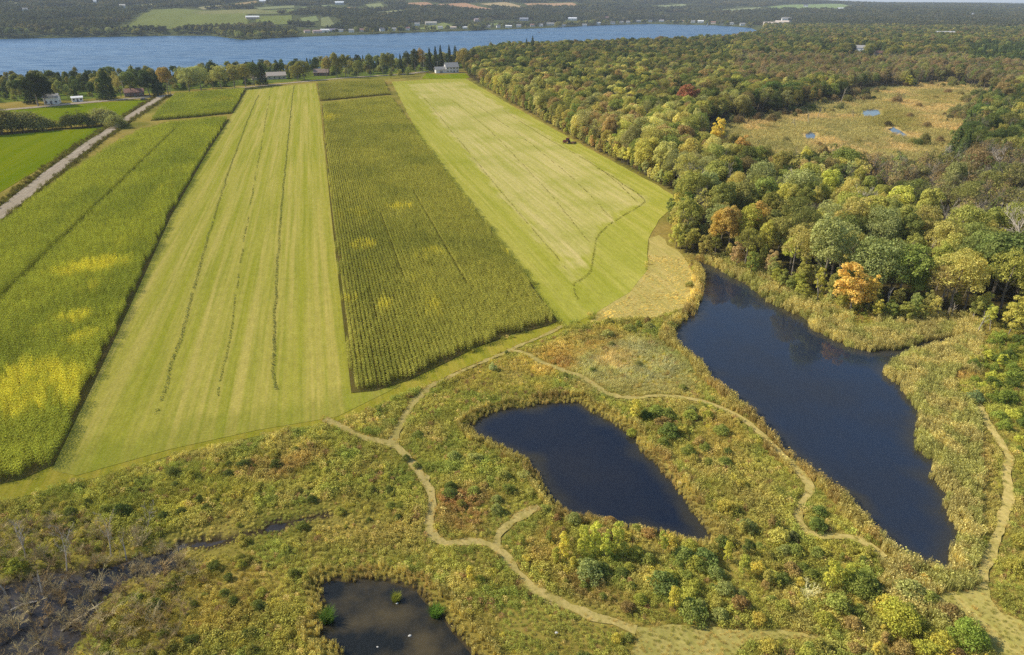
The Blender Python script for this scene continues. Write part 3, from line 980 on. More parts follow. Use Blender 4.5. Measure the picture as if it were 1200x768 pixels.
add_kind('shrub', 2.6, [mk_shrub('shrub', 2.6, 3.4, 22, 1900, 0.105) for _ in range(4)])
add_kind('bigshrub', 4.6, [mk_shrub('bigshrub', 4.6, 5.8, 46, 5200, 0.12) for _ in range(3)])
add_kind('sapling', 5.0, [mk_broad('sapling', 5.0, 2.6, 0.4, 20, 1800, 0.115, 0.06, 0.85, 1.15, 0.6) for _ in range(3)])


def mk_deadshrub(nm, H):
    mb = MB()
    for i in range(7):
        a = rs.uniform(0, 6.28)
        sub = bare_mb(H * rs.uniform(.7, 1.1), 0.035, rs, 2, 0.5, 5, 0.012)
        n = len(mb.v); ca, sa = math.cos(a), math.sin(a); tl = rs.uniform(.2, .6)
        for v in sub.v:
            x, y, z = v
            x += z * tl
            mb.v.append((x * ca - y * sa, x * sa + y * ca, z))
        mb.f += [tuple(n + i_ for i_ in f) for f in sub.f]
    return None, mb.mesh(nm + '_branches', M_TWIG)


add_kind('deadshrub', 2.4, [mk_deadshrub('dead_shrub', 2.4) for _ in range(3)])


# low plants
def blades(n, rad, h0, h1, w, rs, lean=0.35, droop=0.3):
    a = rs.uniform(0, 6.283, n); r_ = rad * np.sqrt(rs.uniform(0, 1, n))
    x = np.cos(a) * r_; y = np.sin(a) * r_
    b = rs.uniform(0, 6.283, n); l = rs.uniform(0, lean, n); h = rs.uniform(h0, h1, n)
    dx = np.cos(b); dy = np.sin(b); px_, py_ = -dy, dx
    p0 = np.stack([x - px_ * w, y - py_ * w, 0 * x], 1); p1 = np.stack([x + px_ * w, y + py_ * w, 0 * x], 1)
    m1 = np.stack([x + dx * l * h * .5 + px_ * w * .8, y + dy * l * h * .5 + py_ * w * .8, h * .65], 1)
    m0 = np.stack([x + dx * l * h * .5 - px_ * w * .8, y + dy * l * h * .5 - py_ * w * .8, h * .65], 1)
    t1 = np.stack([x + dx * (l + droop) * h + px_ * w * .2, y + dy * (l + droop) * h + py_ * w * .2, h * .95], 1)
    t0 = np.stack([x + dx * (l + droop) * h - px_ * w * .2, y + dy * (l + droop) * h - py_ * w * .2, h * .95], 1)
    V = np.stack([p0, p1, m1, m0, t1, t0], 1).reshape(-1, 3)
    i = np.arange(n)[:, None] * 6
    F = np.concatenate([i + np.array([[0, 1, 2, 3]]), i + np.array([[3, 2, 4, 5]])], 0)
    return V, F


def mk_low(kind):
    if kind == 'grass':
        V, F = blades(46, 0.55, 0.35, 0.85, 0.022, rs)
    elif kind == 'reed':
        V, F = blades(46, 0.5, 1.0, 1.75, 0.028, rs, 0.15, 0.12)
        n = 14
        a = rs.uniform(0, 6.28, n); C = np.stack([np.cos(a) * .4, np.sin(a) * .4, rs.uniform(1.2, 1.75, n)], 1)
        V2, F2 = quads(C, rs.normal(size=(n, 3)), np.full(n, .09), rs, 2.0)
        F = np.concatenate([F, F2 + len(V)]); V = np.concatenate([V, V2])
    else:   # weed: leafy stems with flower tops
        V, F = blades(14, 0.4, 0.4, 0.8, 0.015, rs)
        n = 95
        a = rs.uniform(0, 6.28, n); r_ = .55 * np.sqrt(rs.uniform(0, 1, n))
        C = np.stack([np.cos(a) * r_, np.sin(a) * r_, rs.uniform(.25, .95, n) * (1 - .5 * (r_ / .55) ** 2)], 1)
        V2, F2 = quads(C, rs.normal(0, .6, (n, 3)) + np.array([0, 0, .8]), np.full(n, .085) * rs.uniform(.6, 1.4, n), rs, 0.8)
        F = np.concatenate([F, F2 + len(V)]); V = np.concatenate([V, V2])
    return mesh_np(kind, V, F, M_GRASS)


def mk_corn(h, plants, leaf_w, spread):
    """two metres of a crop row"""
    Vs = []; Fs = []; n = 0
    for i in range(plants):
        x = rs.uniform(-.09, .09); y = -1 + 2 * (i + .5) / plants + rs.uniform(-.05, .05)
        hh = h * rs.uniform(.88, 1.08)
        nl = 7
        for k in range(nl):
            a = k * math.pi + rs.uniform(-.7, .7) + i
            z0 = hh * (0.22 + 0.68 * k / (nl - 1)); L = spread * rs.uniform(.7, 1.1) * (1 - .35 * k / nl)
            dx, dy = math.cos(a), math.sin(a); w = leaf_w * rs.uniform(.8, 1.2)
            p = [(x - dy * w * .6, y + dx * w * .6, z0), (x + dy * w * .6, y - dx * w * .6, z0),
                 (x + dx * L * .55 + dy * w, y + dy * L * .55 - dx * w, z0 + .22 * L), (x + dx * L * .55 - dy * w, y + dy * L * .55 + dx * w, z0 + .22 * L),
                 (x + dx * L, y + dy * L, z0 - .12 * L)]
            Vs += p; Fs += [(n, n + 1, n + 2, n + 3), (n + 3, n + 2, n + 4)]; n += 5
        w = .016
        Vs += [(x - w, y, 0), (x + w, y, 0), (x + w * .5, y, hh), (x - w * .5, y, hh), (x, y - w, 0), (x, y + w, 0), (x, y + w * .5, hh), (x, y - w * .5, hh)]
        Fs += [(n, n + 1, n + 2, n + 3), (n + 4, n + 5, n + 6, n + 7)]; n += 8
        for k in range(3):
            a = rs.uniform(0, 6.28); t = .13
            Vs += [(x - .02, y, hh), (x + .02, y, hh), (x + math.cos(a) * t, y + math.sin(a) * t, hh + .22)]; Fs += [(n, n + 1, n + 2)]; n += 3
    return mesh_np('corn_row', np.array(Vs), Fs, M_CROP)


# ------------------------------------------------------------------ scattering by instances (only what nobody could count)
def instancer(name, meshes, P, rotz, scl, pick, tint, label, cat, tilt=None):
    col = bpy.data.collections.new(name + '_source')
    for i, me in enumerate(meshes):
        if isinstance(me, tuple):       # crown + trunk joined as one mesh
            bm = bmesh.new(); mats = []
            for part in me:
                if part is None:
                    continue
                k0 = len(bm.faces); bm.from_mesh(part); bm.faces.ensure_lookup_table()
                for f in bm.faces[k0:]:
                    f.material_index = len(mats)
                mats.append(part.materials[0])
            mj = bpy.data.meshes.new(name); bm.to_mesh(mj); bm.free()
            for mt in mats:
                mj.materials.append(mt)
            me = mj
        col.objects.link(bpy.data.objects.new('%s_source_%02d' % (name, i), me))
    pm = bpy.data.meshes.new(name)
    n = len(P)
    pm.vertices.add(n); pm.vertices.foreach_set('co', np.asarray(P, np.float32).ravel())
    rot = np.zeros((n, 3), np.float32); rot[:, 2] = rotz
    if tilt is not None:
        rot[:, :2] = tilt
    scl = np.asarray(scl, np.float32)
    if scl.ndim == 1:
        scl = np.stack([scl] * 3, 1)
    tn = np.concatenate([np.asarray(tint, np.float32), np.ones((n, 1), np.float32)], 1)
    for nm, ty, key, val in (('rot', 'FLOAT_VECTOR', 'vector', rot), ('scl', 'FLOAT_VECTOR', 'vector', scl), ('pick', 'INT', 'value', np.asarray(pick, np.int32)), ('tint', 'FLOAT_COLOR', 'color', tn)):
        pm.attributes.new(nm, ty, 'POINT').data.foreach_set(key, np.ascontiguousarray(val).ravel())
    o = link(bpy.data.objects.new(name, pm))
    ng = bpy.data.node_groups.new(name, 'GeometryNodeTree')
    ng.interface.new_socket('Geometry', in_out='INPUT', socket_type='NodeSocketGeometry')
    ng.interface.new_socket('Geometry', in_out='OUTPUT', socket_type='NodeSocketGeometry')
    N, L = ng.nodes, ng.links
    gi = N.new('NodeGroupInput'); go = N.new('NodeGroupOutput'); ip = N.new('GeometryNodeInstanceOnPoints'); ci = N.new('GeometryNodeCollectionInfo')
    ci.inputs[0].default_value = col; ci.inputs[1].default_value = True; ci.inputs[2].default_value = True
    def na(t, nm):
        x = N.new('GeometryNodeInputNamedAttribute'); x.data_type = t; x.inputs[0].default_value = nm; return x.outputs[0]
    L.new(gi.outputs[0], ip.inputs['Points']); L.new(ci.outputs[0], ip.inputs['Instance']); ip.inputs['Pick Instance'].default_value = True
    L.new(na('INT', 'pick'), ip.inputs['Instance Index']); L.new(na('FLOAT_VECTOR', 'rot'), ip.inputs['Rotation']); L.new(na('FLOAT_VECTOR', 'scl'), ip.inputs['Scale'])
    L.new(ip.outputs[0], go.inputs[0])
    o.modifiers.new('scatter', 'NODES').node_group = ng
    return tag(o, label, cat, None, 'stuff')


def jgrid(x0, x1, y0, y1, step, jit=0.45, seed=0):
    r_ = np.random.default_rng(seed)
    gx, gy = np.meshgrid(np.arange(x0, x1, step), np.arange(y0, y1, step))
    gx = gx + r_.uniform(-jit, jit, gx.shape) * step; gy = gy + r_.uniform(-jit, jit, gy.shape) * step
    return gx.ravel(), gy.ravel()


# ------------------------------------------------------------------ the standing crops
def blobs(px, py, spec):
    """0..1 weight of elliptical patches on the land: (cx, cy, rx, ry, slope, weight)"""
    w = np.zeros(len(px))
    for cx, cy_, rx, ry, sl, wt in spec:
        dx = px - cx; dy = py - cy_ - sl * dx
        d = np.sqrt((dx / rx) ** 2 + (dy / ry) ** 2)
        w = np.maximum(w, wt * smooth(1.15, 0.35, d))
    return w


def crop(name, poly, label, spacing, meshes, base, dark, yellow, yspec, gaps, z, skip=None, sc=1.0):
    t = poly @ FN; s = poly @ FD
    T = np.arange(t.min() + spacing * .5, t.max(), spacing); S = np.arange(s.min(), s.max(), 1.9)
    tt, ss = np.meshgrid(T, S); tt = tt.ravel(); ss = ss.ravel() + RNG.uniform(-.4, .4, tt.size)
    x = FN[0] * tt + FD[0] * ss; y = FN[1] * tt + FD[1] * ss
    ok = inside(poly, x, y) & (edge_dist(poly, x, y) > 0.2 + 1.1 * vnoise(x / 2.0, y / 2.0, 19) * (vnoise(x / 7.0, y / 7.0, 20) > .35))
    px, py = proj(x, y, 1.0)
    ok &= (px > -160) & (px < 1330) & (py < 860)
    low = np.zeros(tt.size, bool)
    for g in gaps:
        hit = (np.abs(tt - g[1]) < g[2]) & (ss > g[3]) & (ss < g[4])
        if g[0]:
            low |= hit           # stunted row
        else:
            ok &= ~hit
    if skip is not None:
        ok &= ~skip(px, py)
    x, y, px, py = x[ok], y[ok], px[ok], py[ok]
    n = len(x)
    q = fbm(x / 18, y / 18, 31)[:, None]; q2 = fbm(tt[ok] / 6, ss[ok] / 60, 33)[:, None]
    c = np.array(base) + (np.array(dark) - np.array(base)) * smooth(.35, .75, .6 * q + .4 * q2)
    b_ = np.minimum(blobs(px, py, yspec) * 1.35, 1.0)
    yw = np.clip(b_, 0, 1) * smooth(.22, .56, .55 * b_ + .95 * (fbm(tt[ok] / 2.0, ss[ok] / 8, 14) - .5) + .6 * (vnoise(x / 1.2, y / 1.2, 12) - .5))
    c = c + (np.array(yellow) - c) * np.clip(yw, 0, 1)[:, None]
    c *= RNG.uniform(.85, 1.15, n)[:, None]
    ang = math.atan2(-FD[0], FD[1])
    sc_ = np.stack([np.full(n, 1.0), np.full(n, 1.0), sc * (0.84 + 0.34 * fbm(x / 7, y / 7, 40)) * RNG.uniform(.88, 1.1, n)], 1)
    sc_[low[ok], 2] *= .62
    return instancer(name, meshes, np.stack([x, y, np.full(n, z)], 1), ang + (RNG.integers(0, 2, n) * math.pi), sc_, RNG.integers(0, len(meshes), n), c, label, 'crop')


def st_of(px, py):
    p = np.array(unp(px, py)[:2]); return float(p @ FN), float(p @ FD)


corn_m = [mk_corn(1.95, 10, .048, .56) for _ in range(4)]
soy_m = [mk_corn(2.4, 12, .045, .48) for _ in range(4)]
KC = 2.25
g1 = st_of(112, 248); g1a = st_of(22, 358); g1b = st_of(205, 155)
gl = []
gl.append((0, g1[0], 0.85, g1a[1], g1b[1]))
Y_LEFT = [(118, 311, 50, 11, -.12, 1.0), (78, 322, 34, 7, -.12, .7), (50, 452, 66, 38, 0, 1.15), (96, 398, 34, 7, -.3, .8), (86, 374, 38, 11, -.25, .7), (20, 470, 34, 30, 0, 1.0), (110, 338, 32, 10, -.2, .5), (150, 285, 20, 14, -.3, .45),
          (-40, 455, 50, 30, 0, 1.0), (30, 392, 40, 10, -.2, .35), (190, 225, 30, 12, -.3, .3), (60, 520, 60, 10, -.2, .35)]
crop('corn_crop', W['CROP_LEFT'], 'tall green crop with bright yellow patches beside the road', 0.80, soy_m, lin(128, 134, 34, 2.35), lin(112, 121, 32, 2.35), lin(172, 170, 30, 1.95), Y_LEFT, gl, 0.13)
crop('corn_crop', W['CROP_LEFT_FAR'], 'small crop block at the road junction', 0.80, soy_m, lin(128, 134, 36, 2.3), lin(112, 121, 34, 2.3), lin(190, 176, 30, 1.4), [(262, 118, 20, 5, 0, .4)], [], 0.13)
Y_MID = [(470, 243, 22, 6, 0, .8), (425, 287, 26, 7, -.1, .75), (412, 350, 14, 8, 0, .65), (450, 358, 14, 12, 0, .6), (403, 253, 12, 6, 0, .45), (506, 298, 26, 12, 0, .5), (508, 362, 16, 18, 0, .55), (594, 297, 12, 7, 0, .6), (420, 250, 20, 6, 0, .5),
         (388, 138, 14, 8, 0, .6), (425, 420, 10, 10, 0, .35), (485, 330, 40, 20, 0, .25), (430, 320, 30, 20, 0, .25), (430, 200, 60, 30, 0, .15)]
ta = st_of(475, 335); tb = st_of(530, 310); tcx = st_of(440, 370)
gm = [(1, ta[0], .4, st_of(475, 335)[1], st_of(450, 255)[1]), (1, tb[0], .4, st_of(550, 340)[1], st_of(500, 228)[1]), (1, tcx[0], .4, st_of(444, 384)[1], st_of(438, 345)[1])]
crop('corn_crop', W['CORN_MID'], 'standing olive corn in straight rows between the hay strips', 0.76, corn_m, lin(130, 130, 54, 2.25), lin(113, 116, 46, 2.25), lin(168, 162, 34, 2.1), Y_MID, gm, 0.15)
crop('corn_crop', W['CORN_MID_FAR'], 'far corn block behind a dark cross gap', 0.88, corn_m, lin(128, 128, 54, 2.1), lin(110, 114, 46, 2.1), lin(176, 168, 40, 2.0), [], [], 0.15)


# ------------------------------------------------------------------ hay windrows
def windrow(pts, label, c, w=0.45, h=0.3, seed=0, dens=7.0, group='hay windrows', name='hay_windrow', gap=0.0):
    r_ = np.random.default_rng(seed)
    ln = spline([unp(*p) for p in pts], 2.0)
    seg = np.linalg.norm(np.diff(ln, axis=0), axis=1); cum = np.concatenate([[0], np.cumsum(seg)])
    n = int(cum[-1] * dens)
    s = np.sort(r_.uniform(0, cum[-1], n))
    if gap:
        keep = fbm(s / 5.0, s * 0, seed + 3) > gap; s = s[keep]; n = len(s)
    x = np.interp(s, cum, ln[:, 0]); y = np.interp(s, cum, ln[:, 1])
    wob = (fbm(s / 9, s * 0, seed) - .5) * 0.7
    T = np.array([np.interp(s + 1, cum, ln[:, 0]) - np.interp(s - 1, cum, ln[:, 0]), np.interp(s + 1, cum, ln[:, 1]) - np.interp(s - 1, cum, ln[:, 1])]).T
    T /= np.linalg.norm(T, axis=1)[:, None] + 1e-9
    Nn = np.stack([T[:, 1], -T[:, 0]], 1)
    u = r_.normal(0, .42, n)
    C = np.stack([x + Nn[:, 0] * (u * w + wob), y + Nn[:, 1] * (u * w + wob), 0.12 + h * np.exp(-u * u * 2) * r_.uniform(.3, 1.1, n)], 1)
    N = np.stack([Nn[:, 0] * u * 1.5, Nn[:, 1] * u * 1.5, np.ones(n)], 1) + r_.normal(0, .5, (n, 3))
    V, F = quads(C, N, np.full(n, .13) * r_.uniform(.6, 1.4, n), r_, .8)
    me = mesh_np(name, V, F, M_GRASS)
    o = tag(link(bpy.data.objects.new(name, me)), label, 'windrow', group)
    o['tint'] = [float(v) for v in c]
    return o


WG = lin(140, 146, 88)
windrow([(182, 486), (190, 465), (205, 415), (218, 375), (235, 310), (262, 220), (285, 155), (297, 125), (303, 112)], 'broken grey green windrow nearest the left crop on the hay strip', WG, .42, .3, 1, 15, gap=.22)
windrow([(255, 466), (262, 430), (272, 375), (283, 300), (296, 225), (308, 160), (316, 112)], 'faint middle windrow on the left hay strip', WG, .28, .18, 2, 9, gap=.42)
windrow([(325, 457), (320, 440), (321, 400), (324, 330), (330, 240), (337, 170), (343, 110), (345, 101)], 'dark straight windrow nearest the corn on the hay strip', WG, .36, .3, 3, 16)
WD = lin(128, 124, 60)
windrow([(677, 352), (673, 334), (682, 328), (692, 316), (696, 296), (699, 280), (711, 266), (730, 254), (752, 240), (755, 235), (748, 228), (735, 220), (718, 208), (700, 198)], 'curving windrow turning round the end of the pale stubble', lin(112, 112, 52), .35, .22, 4, 8)
windrow([(672, 326), (640, 288), (600, 241), (560, 192), (520, 143), (497, 115)], 'straight windrow along the corn side of the pale stubble', WD, .3, .16, 5, 5, gap=.3)
windrow([(690, 285), (655, 240), (615, 196), (570, 150), (530, 118)], 'second straight windrow on the pale stubble from the corn', WD, .3, .16, 6, 5, gap=.3)
windrow([(716, 256), (690, 228), (655, 196), (610, 160), (560, 124)], 'third straight windrow on the pale stubble from the corn', WD, .3, .16, 7, 5, gap=.34)
windrow([(748, 238), (720, 212), (690, 190), (640, 162), (590, 130)], 'windrow nearest the wood on the pale stubble', WD, .28, .15, 8, 7, gap=.3)

# ------------------------------------------------------------------ buildings: places first, so that trees keep clear of them
def px_per_m(p):
    return F_PX / math.sqrt(p[0] ** 2 + p[1] ** 2 + (CAM_H - p[2]) ** 2)


# px, py of the base, width px, depth m, eave m, rise m, turn, wall, roof, label, windows, extras
WHT = lin(232, 228, 220); GRY = lin(150, 146, 140); TANC = lin(200, 186, 164); BRN = lin(124, 92, 72); RED_R = lin(150, 110, 96); SLATE = lin(104, 102, 104); BEI = lin(216, 200, 178)
HOUSES = [
    (529, 85.0, 14, 9, 5.2, 3.6, 0.25, WHT, GRY, 'white two storey gabled house at the top of the hay field', 4, 'wing'),
    (324, 92.5, 19, 9, 3.0, 2.6, 0.1, TANC, lin(184, 168, 150), 'ranch house with pale tan roof behind the hay strips', 4, 'wing'),
    (62, 121.5, 12, 8, 4.2, 2.0, -0.2, WHT, GRY, 'white house beside the big dark tree', 3, ''),
    (91, 119.0, 9, 5, 2.6, 0.7, 0.05, WHT, WHT, 'low white trailer on the lawn by the lakeside road', 3, ''),
    (158, 112.5, 17, 8, 2.8, 2.2, 0.0, BRN, RED_R, 'brown ranch house with pinkish roof near the junction', 3, ''),
    (377, 88.5, 15, 9, 2.8, 2.8, -0.15, BRN, lin(138, 116, 98), 'brown roofed house half hidden in the lakeside trees', 3, ''),
    (1106, 45.0, 17, 12, 8.0, 4.5, 0.3, WHT, lin(196, 190, 184), 'white house standing out of the wood at the right', 4, 'wing'),
    (1007, 61.5, 9, 9, 6.0, 3.0, -0.2, lin(198, 206, 214), GRY, 'pale blue house in the wood behind the marsh', 2, ''),
    (1029, 66.0, 7, 8, 4.0, 2.2, 0.4, TANC, BRN, 'small tan house in the wood behind the marsh', 2, ''),
    (903, 32.0, 15, 16, 10.0, 4.0, 0.1, BEI, lin(196, 178, 160), 'beige lakefront building at the right end of the lake', 3, ''),
    (916, 30.5, 13, 16, 11.0, 4.0, -0.1, BEI, lin(206, 186, 166), 'taller beige building in the cluster beyond the lake end', 3, ''),
    (921, 26.0, 9, 14, 10.0, 4.0, 0.2, WHT, GRY, 'white house behind the beige lakefront cluster', 2, ''),
    (944, 8.6, 4, 12, 7.0, 4.0, 0.0, WHT, SLATE, 'white farmhouse on the green skyline hill', 2, ''),
    (985, 12.2, 6, 14, 6.0, 4.0, 0.1, WHT, lin(200, 200, 200), 'pale barn below the green skyline hill', 2, ''),
    (1142, 18.5, 12, 16, 6.0, 2.0, 0.0, lin(206, 206, 206), lin(190, 192, 196), 'long pale building far off in the right woods', 4, ''),
    (296, 22.6, 13, 14, 5.0, 3.0, 0.1, lin(170, 150, 130), lin(236, 232, 224), 'barn with a white roof above the far meadow', 3, ''),
    (372, 39.2, 9, 10, 4.5, 2.5, 0.1, lin(208, 186, 170), lin(176, 150, 140), 'pinkish boathouse at the left of the far marina', 2, ''),
    (381, 38.2, 9, 10, 5.0, 2.6, -0.1, WHT, lin(214, 210, 206), 'white marina hall on the far shore', 3, ''),
    (391, 37.4, 8, 10, 4.5, 2.2, 0.1, lin(190, 186, 200), lin(140, 132, 150), 'grey violet marina shed on the far shore', 2, ''),
    (399, 37.8, 6, 8, 4.0, 2.2, 0.0, WHT, GRY, 'small white house at the right end of the far marina', 2, ''),
    (360, 38.6, 6, 8, 4.0, 2.2, 0.2, BEI, lin(160, 130, 120), 'little beige cottage left of the far marina', 2, ''),
    (505, 29.5, 12, 12, 6.0, 3.0, 0.1, lin(206, 196, 176), lin(186, 176, 160), 'large beige house on the far shore lawn', 3, ''),
    (489, 30.2, 5, 8, 5.0, 2.5, -0.1, WHT, GRY, 'small white house left of the large beige one', 2, ''),
    (531, 34.0, 7, 8, 4.0, 2.0, 0.0, lin(224, 200, 176), lin(214, 190, 166), 'peach boathouse at the far waterline', 2, ''),
    (545, 33.8, 5, 8, 3.6, 1.8, 0.0, WHT, WHT, 'white boathouse right of the peach one', 2, ''),
    (596, 32.6, 7, 8, 4.5, 2.0, 0.0, WHT, WHT, 'white boathouse alone at the dark far bank', 2, ''),
    (559, 25.5, 6, 10, 6.0, 3.0, 0.2, lin(196, 176, 170), lin(166, 144, 138), 'pinkish house among far shore trees', 2, ''),
    (614, 24.5, 9, 10, 6.0, 3.0, 0.1, lin(180, 180, 184), lin(160, 160, 166), 'grey house on the far bank below the tan field', 3, ''),
    (645, 30.0, 8, 10, 5.0, 3.0, 0.0, lin(210, 206, 200), GRY, 'pale grey roofed house near the far waterline', 3, ''),
    (671, 24.0, 9, 10, 6.0, 3.0, -0.1, WHT, lin(220, 220, 222), 'white house on the bank above the far shore', 3, ''),
    (685, 29.8, 5, 8, 4.5, 2.4, 0.0, WHT, GRY, 'white cottage left of the white box house', 2, ''),
    (701.5, 28.3, 4, 8, 6.0, 1.0, 0.0, WHT, WHT, 'white box shaped house at the far waterline', 2, ''),
    (660, 30.6, 5, 8, 4.5, 2.2, 0.0, lin(214, 214, 210), SLATE, 'small pale cottage at the far waterline', 2, ''),
    (711, 22.5, 5, 8, 5.0, 2.6, 0.2, lin(196, 170, 150), RED_R, 'brick coloured house above the far shore', 2, ''),
    (748, 26.2, 5, 8, 4.5, 2.4, 0.0, WHT, GRY, 'leftmost white cottage of the far lake end row', 2, ''),
    (762, 26.0, 4, 8, 4.5, 2.4, 0.0, lin(220, 214, 206), SLATE, 'second cottage of the far lake end row', 2, ''),
    (775, 25.8, 5, 8, 4.5, 2.4, 0.0, WHT, lin(170, 160, 160), 'third cottage of the far lake end row', 2, ''),
    (790, 26.2, 4, 8, 4.5, 2.4, 0.0, lin(216, 210, 196), GRY, 'fourth cottage of the far lake end row', 2, ''),
    (801, 26.4, 5, 8, 4.5, 2.4, 0.0, lin(224, 214, 196), lin(170, 140, 124), 'fifth cottage of the far lake end row', 2, ''),
    (821, 27.2, 6, 8, 6.0, 3.0, 0.0, WHT, WHT, 'bright white house near the far lake end', 2, ''),
    (858, 29.0, 5, 8, 4.5, 2.4, 0.0, WHT, GRY, 'white cottage near the right corner of the lake', 2, ''),
    (398, 5.6, 9, 16, 7.0, 4.0, 0.0, lin(190, 190, 190), lin(232, 232, 232), 'white roofed barn high on the far hills', 2, ''),
    (308, 4.0, 6, 14, 7.0, 4.0, 0.0, lin(190, 180, 170), lin(232, 232, 232), 'small white roofed barn on the far hills', 2, ''),
    (30, 13.5, 4, 10, 6.0, 3.0, 0.0, WHT, GRY, 'white house in the woods of the left far hill', 2, ''),
    (110, 4.6, 5, 12, 7.0, 3.5, 0.0, WHT, lin(220, 220, 220), 'white farmhouse on the left skyline', 2, ''),
    (144, 9.5, 5, 12, 7.0, 3.5, 0.0, lin(214, 206, 190), lin(196, 186, 170), 'pale barn beside the straw hill field', 2, ''),
]
for k_, (hx_, hy_, hw_, wc_, rc_) in enumerate([(412, 38.3, 5, WHT, GRY), (424, 37.8, 4, BEI, RED_R), (448, 36.8, 5, WHT, SLATE), (462, 36.6, 4, lin(214, 206, 196), GRY), (478, 35.6, 4, WHT, RED_R), (516, 34.4, 5, WHT, GRY), (572, 33.0, 5, BEI, GRY),
                                                   (584, 32.8, 4, WHT, SLATE), (608, 32.2, 5, WHT, GRY), (624, 31.6, 5, lin(206, 196, 184), RED_R), (634, 31.4, 4, WHT, GRY), (718, 27.8, 5, WHT, SLATE), (728, 27.4, 4, BEI, GRY), (736, 27.2, 4, WHT, GRY), (812, 27.0, 4, WHT, GRY), (836, 28.2, 5, BEI, RED_R), (846, 28.6, 4, WHT, SLATE), (870, 30.2, 5, WHT, GRY)]):
    nth = 'first second third fourth fifth sixth seventh eighth ninth tenth eleventh twelfth thirteenth fourteenth fifteenth sixteenth seventeenth eighteenth'.split()[k_]
    HOUSES.append((hx_, hy_, hw_, 8, 5.0, 2.8, 0.1 * ((k_ * 7) % 5 - 2), wc_, rc_, nth + ' plain little cottage along the far waterline right of the marina', 2, ''))
HP = []
for h in HOUSES:
    p = unp(h[0], h[1]); s = px_per_m(p)
    HP.append((p[0], p[1], p[2], max(6.0, h[2] / s)))
HPA = np.array(HP)


def clear_of_houses(x, y, front=55.0, lead=3.0):
    ok = np.ones(len(x), bool)
    for hx, hy, hz, w in HP:
        r = math.hypot(hx, hy); ux, uy = hx / r, hy / r
        al = x * ux + y * uy - r; la = np.abs(x * uy - y * ux)
        f_ = max(front, min(320.0, 12.0 * r / CAM_H * (.85 if r < 1650 else .3)))
        ok &= ~((la < w * .5 + lead) & (al > -f_) & (al < 9 + w * .3))
    return ok


# ------------------------------------------------------------------ trees
PAL = {
    'edge': [('olive', (126, 126, 66)), ('olive', (116, 120, 58)), ('pale green', (148, 146, 92)), ('yellow green', (138, 136, 58)), ('grey green', (124, 124, 84)), ('olive', (132, 126, 62)), ('green', (100, 112, 50)), ('brownish', (126, 108, 72))],
    'back': [('green', (88, 98, 50)), ('dark green', (66, 80, 42)), ('olive', (104, 104, 54)), ('olive', (116, 112, 58)), ('dark green', (72, 84, 46)), ('brownish', (116, 102, 66)), ('green', (94, 104, 52)), ('yellow green', (126, 124, 56))],
    'pond': [('green', (112, 114, 52)), ('olive', (122, 122, 56)), ('yellow green', (126, 128, 50)), ('green', (100, 108, 52)), ('olive', (130, 124, 64)), ('grey green', (118, 124, 80)), ('olive', (122, 118, 62)), ('dark green', (92, 98, 50))],
    'grey': [('brownish', (116, 100, 76)), ('olive', (108, 106, 62)), ('grey green', (106, 106, 74)), ('brownish', (108, 94, 72)), ('green', (88, 98, 52))],
    'dark': [('dark green', (64, 80, 42)), ('dark green', (72, 86, 46)), ('olive', (108, 110, 58)), ('green', (90, 102, 50))],
    'lake': [('dark green', (62, 76, 38)), ('green', (84, 96, 46)), ('olive', (104, 106, 52)), ('dark green', (54, 66, 38)), ('grey green', (116, 122, 78)), ('olive', (112, 108, 54)), ('olive', (112, 110, 50))],
}
KT = 2.1
VIVID = {'golden': .74, 'orange': .78, 'yellow': .7, 'lime': .78, 'red': .8, 'yellow green': .85, 'pale yellow': .7, 'silvery': .8}
TREES = []      # (x, y, kind, height, width factor, colour name, tint, px, py)


def add_tree(px, py, kind, hpx, colour, rgb, wf=1.0, jit=0):
    p = unp(px, py)
    TREES.append([p[0], p[1], kind, hpx * (p[1] * CP + CAM_H * SP) / F_PX * .97, wf, colour, np.array(lin(*rgb, KT * VIVID.get(colour, 1.0))), px, py, True])


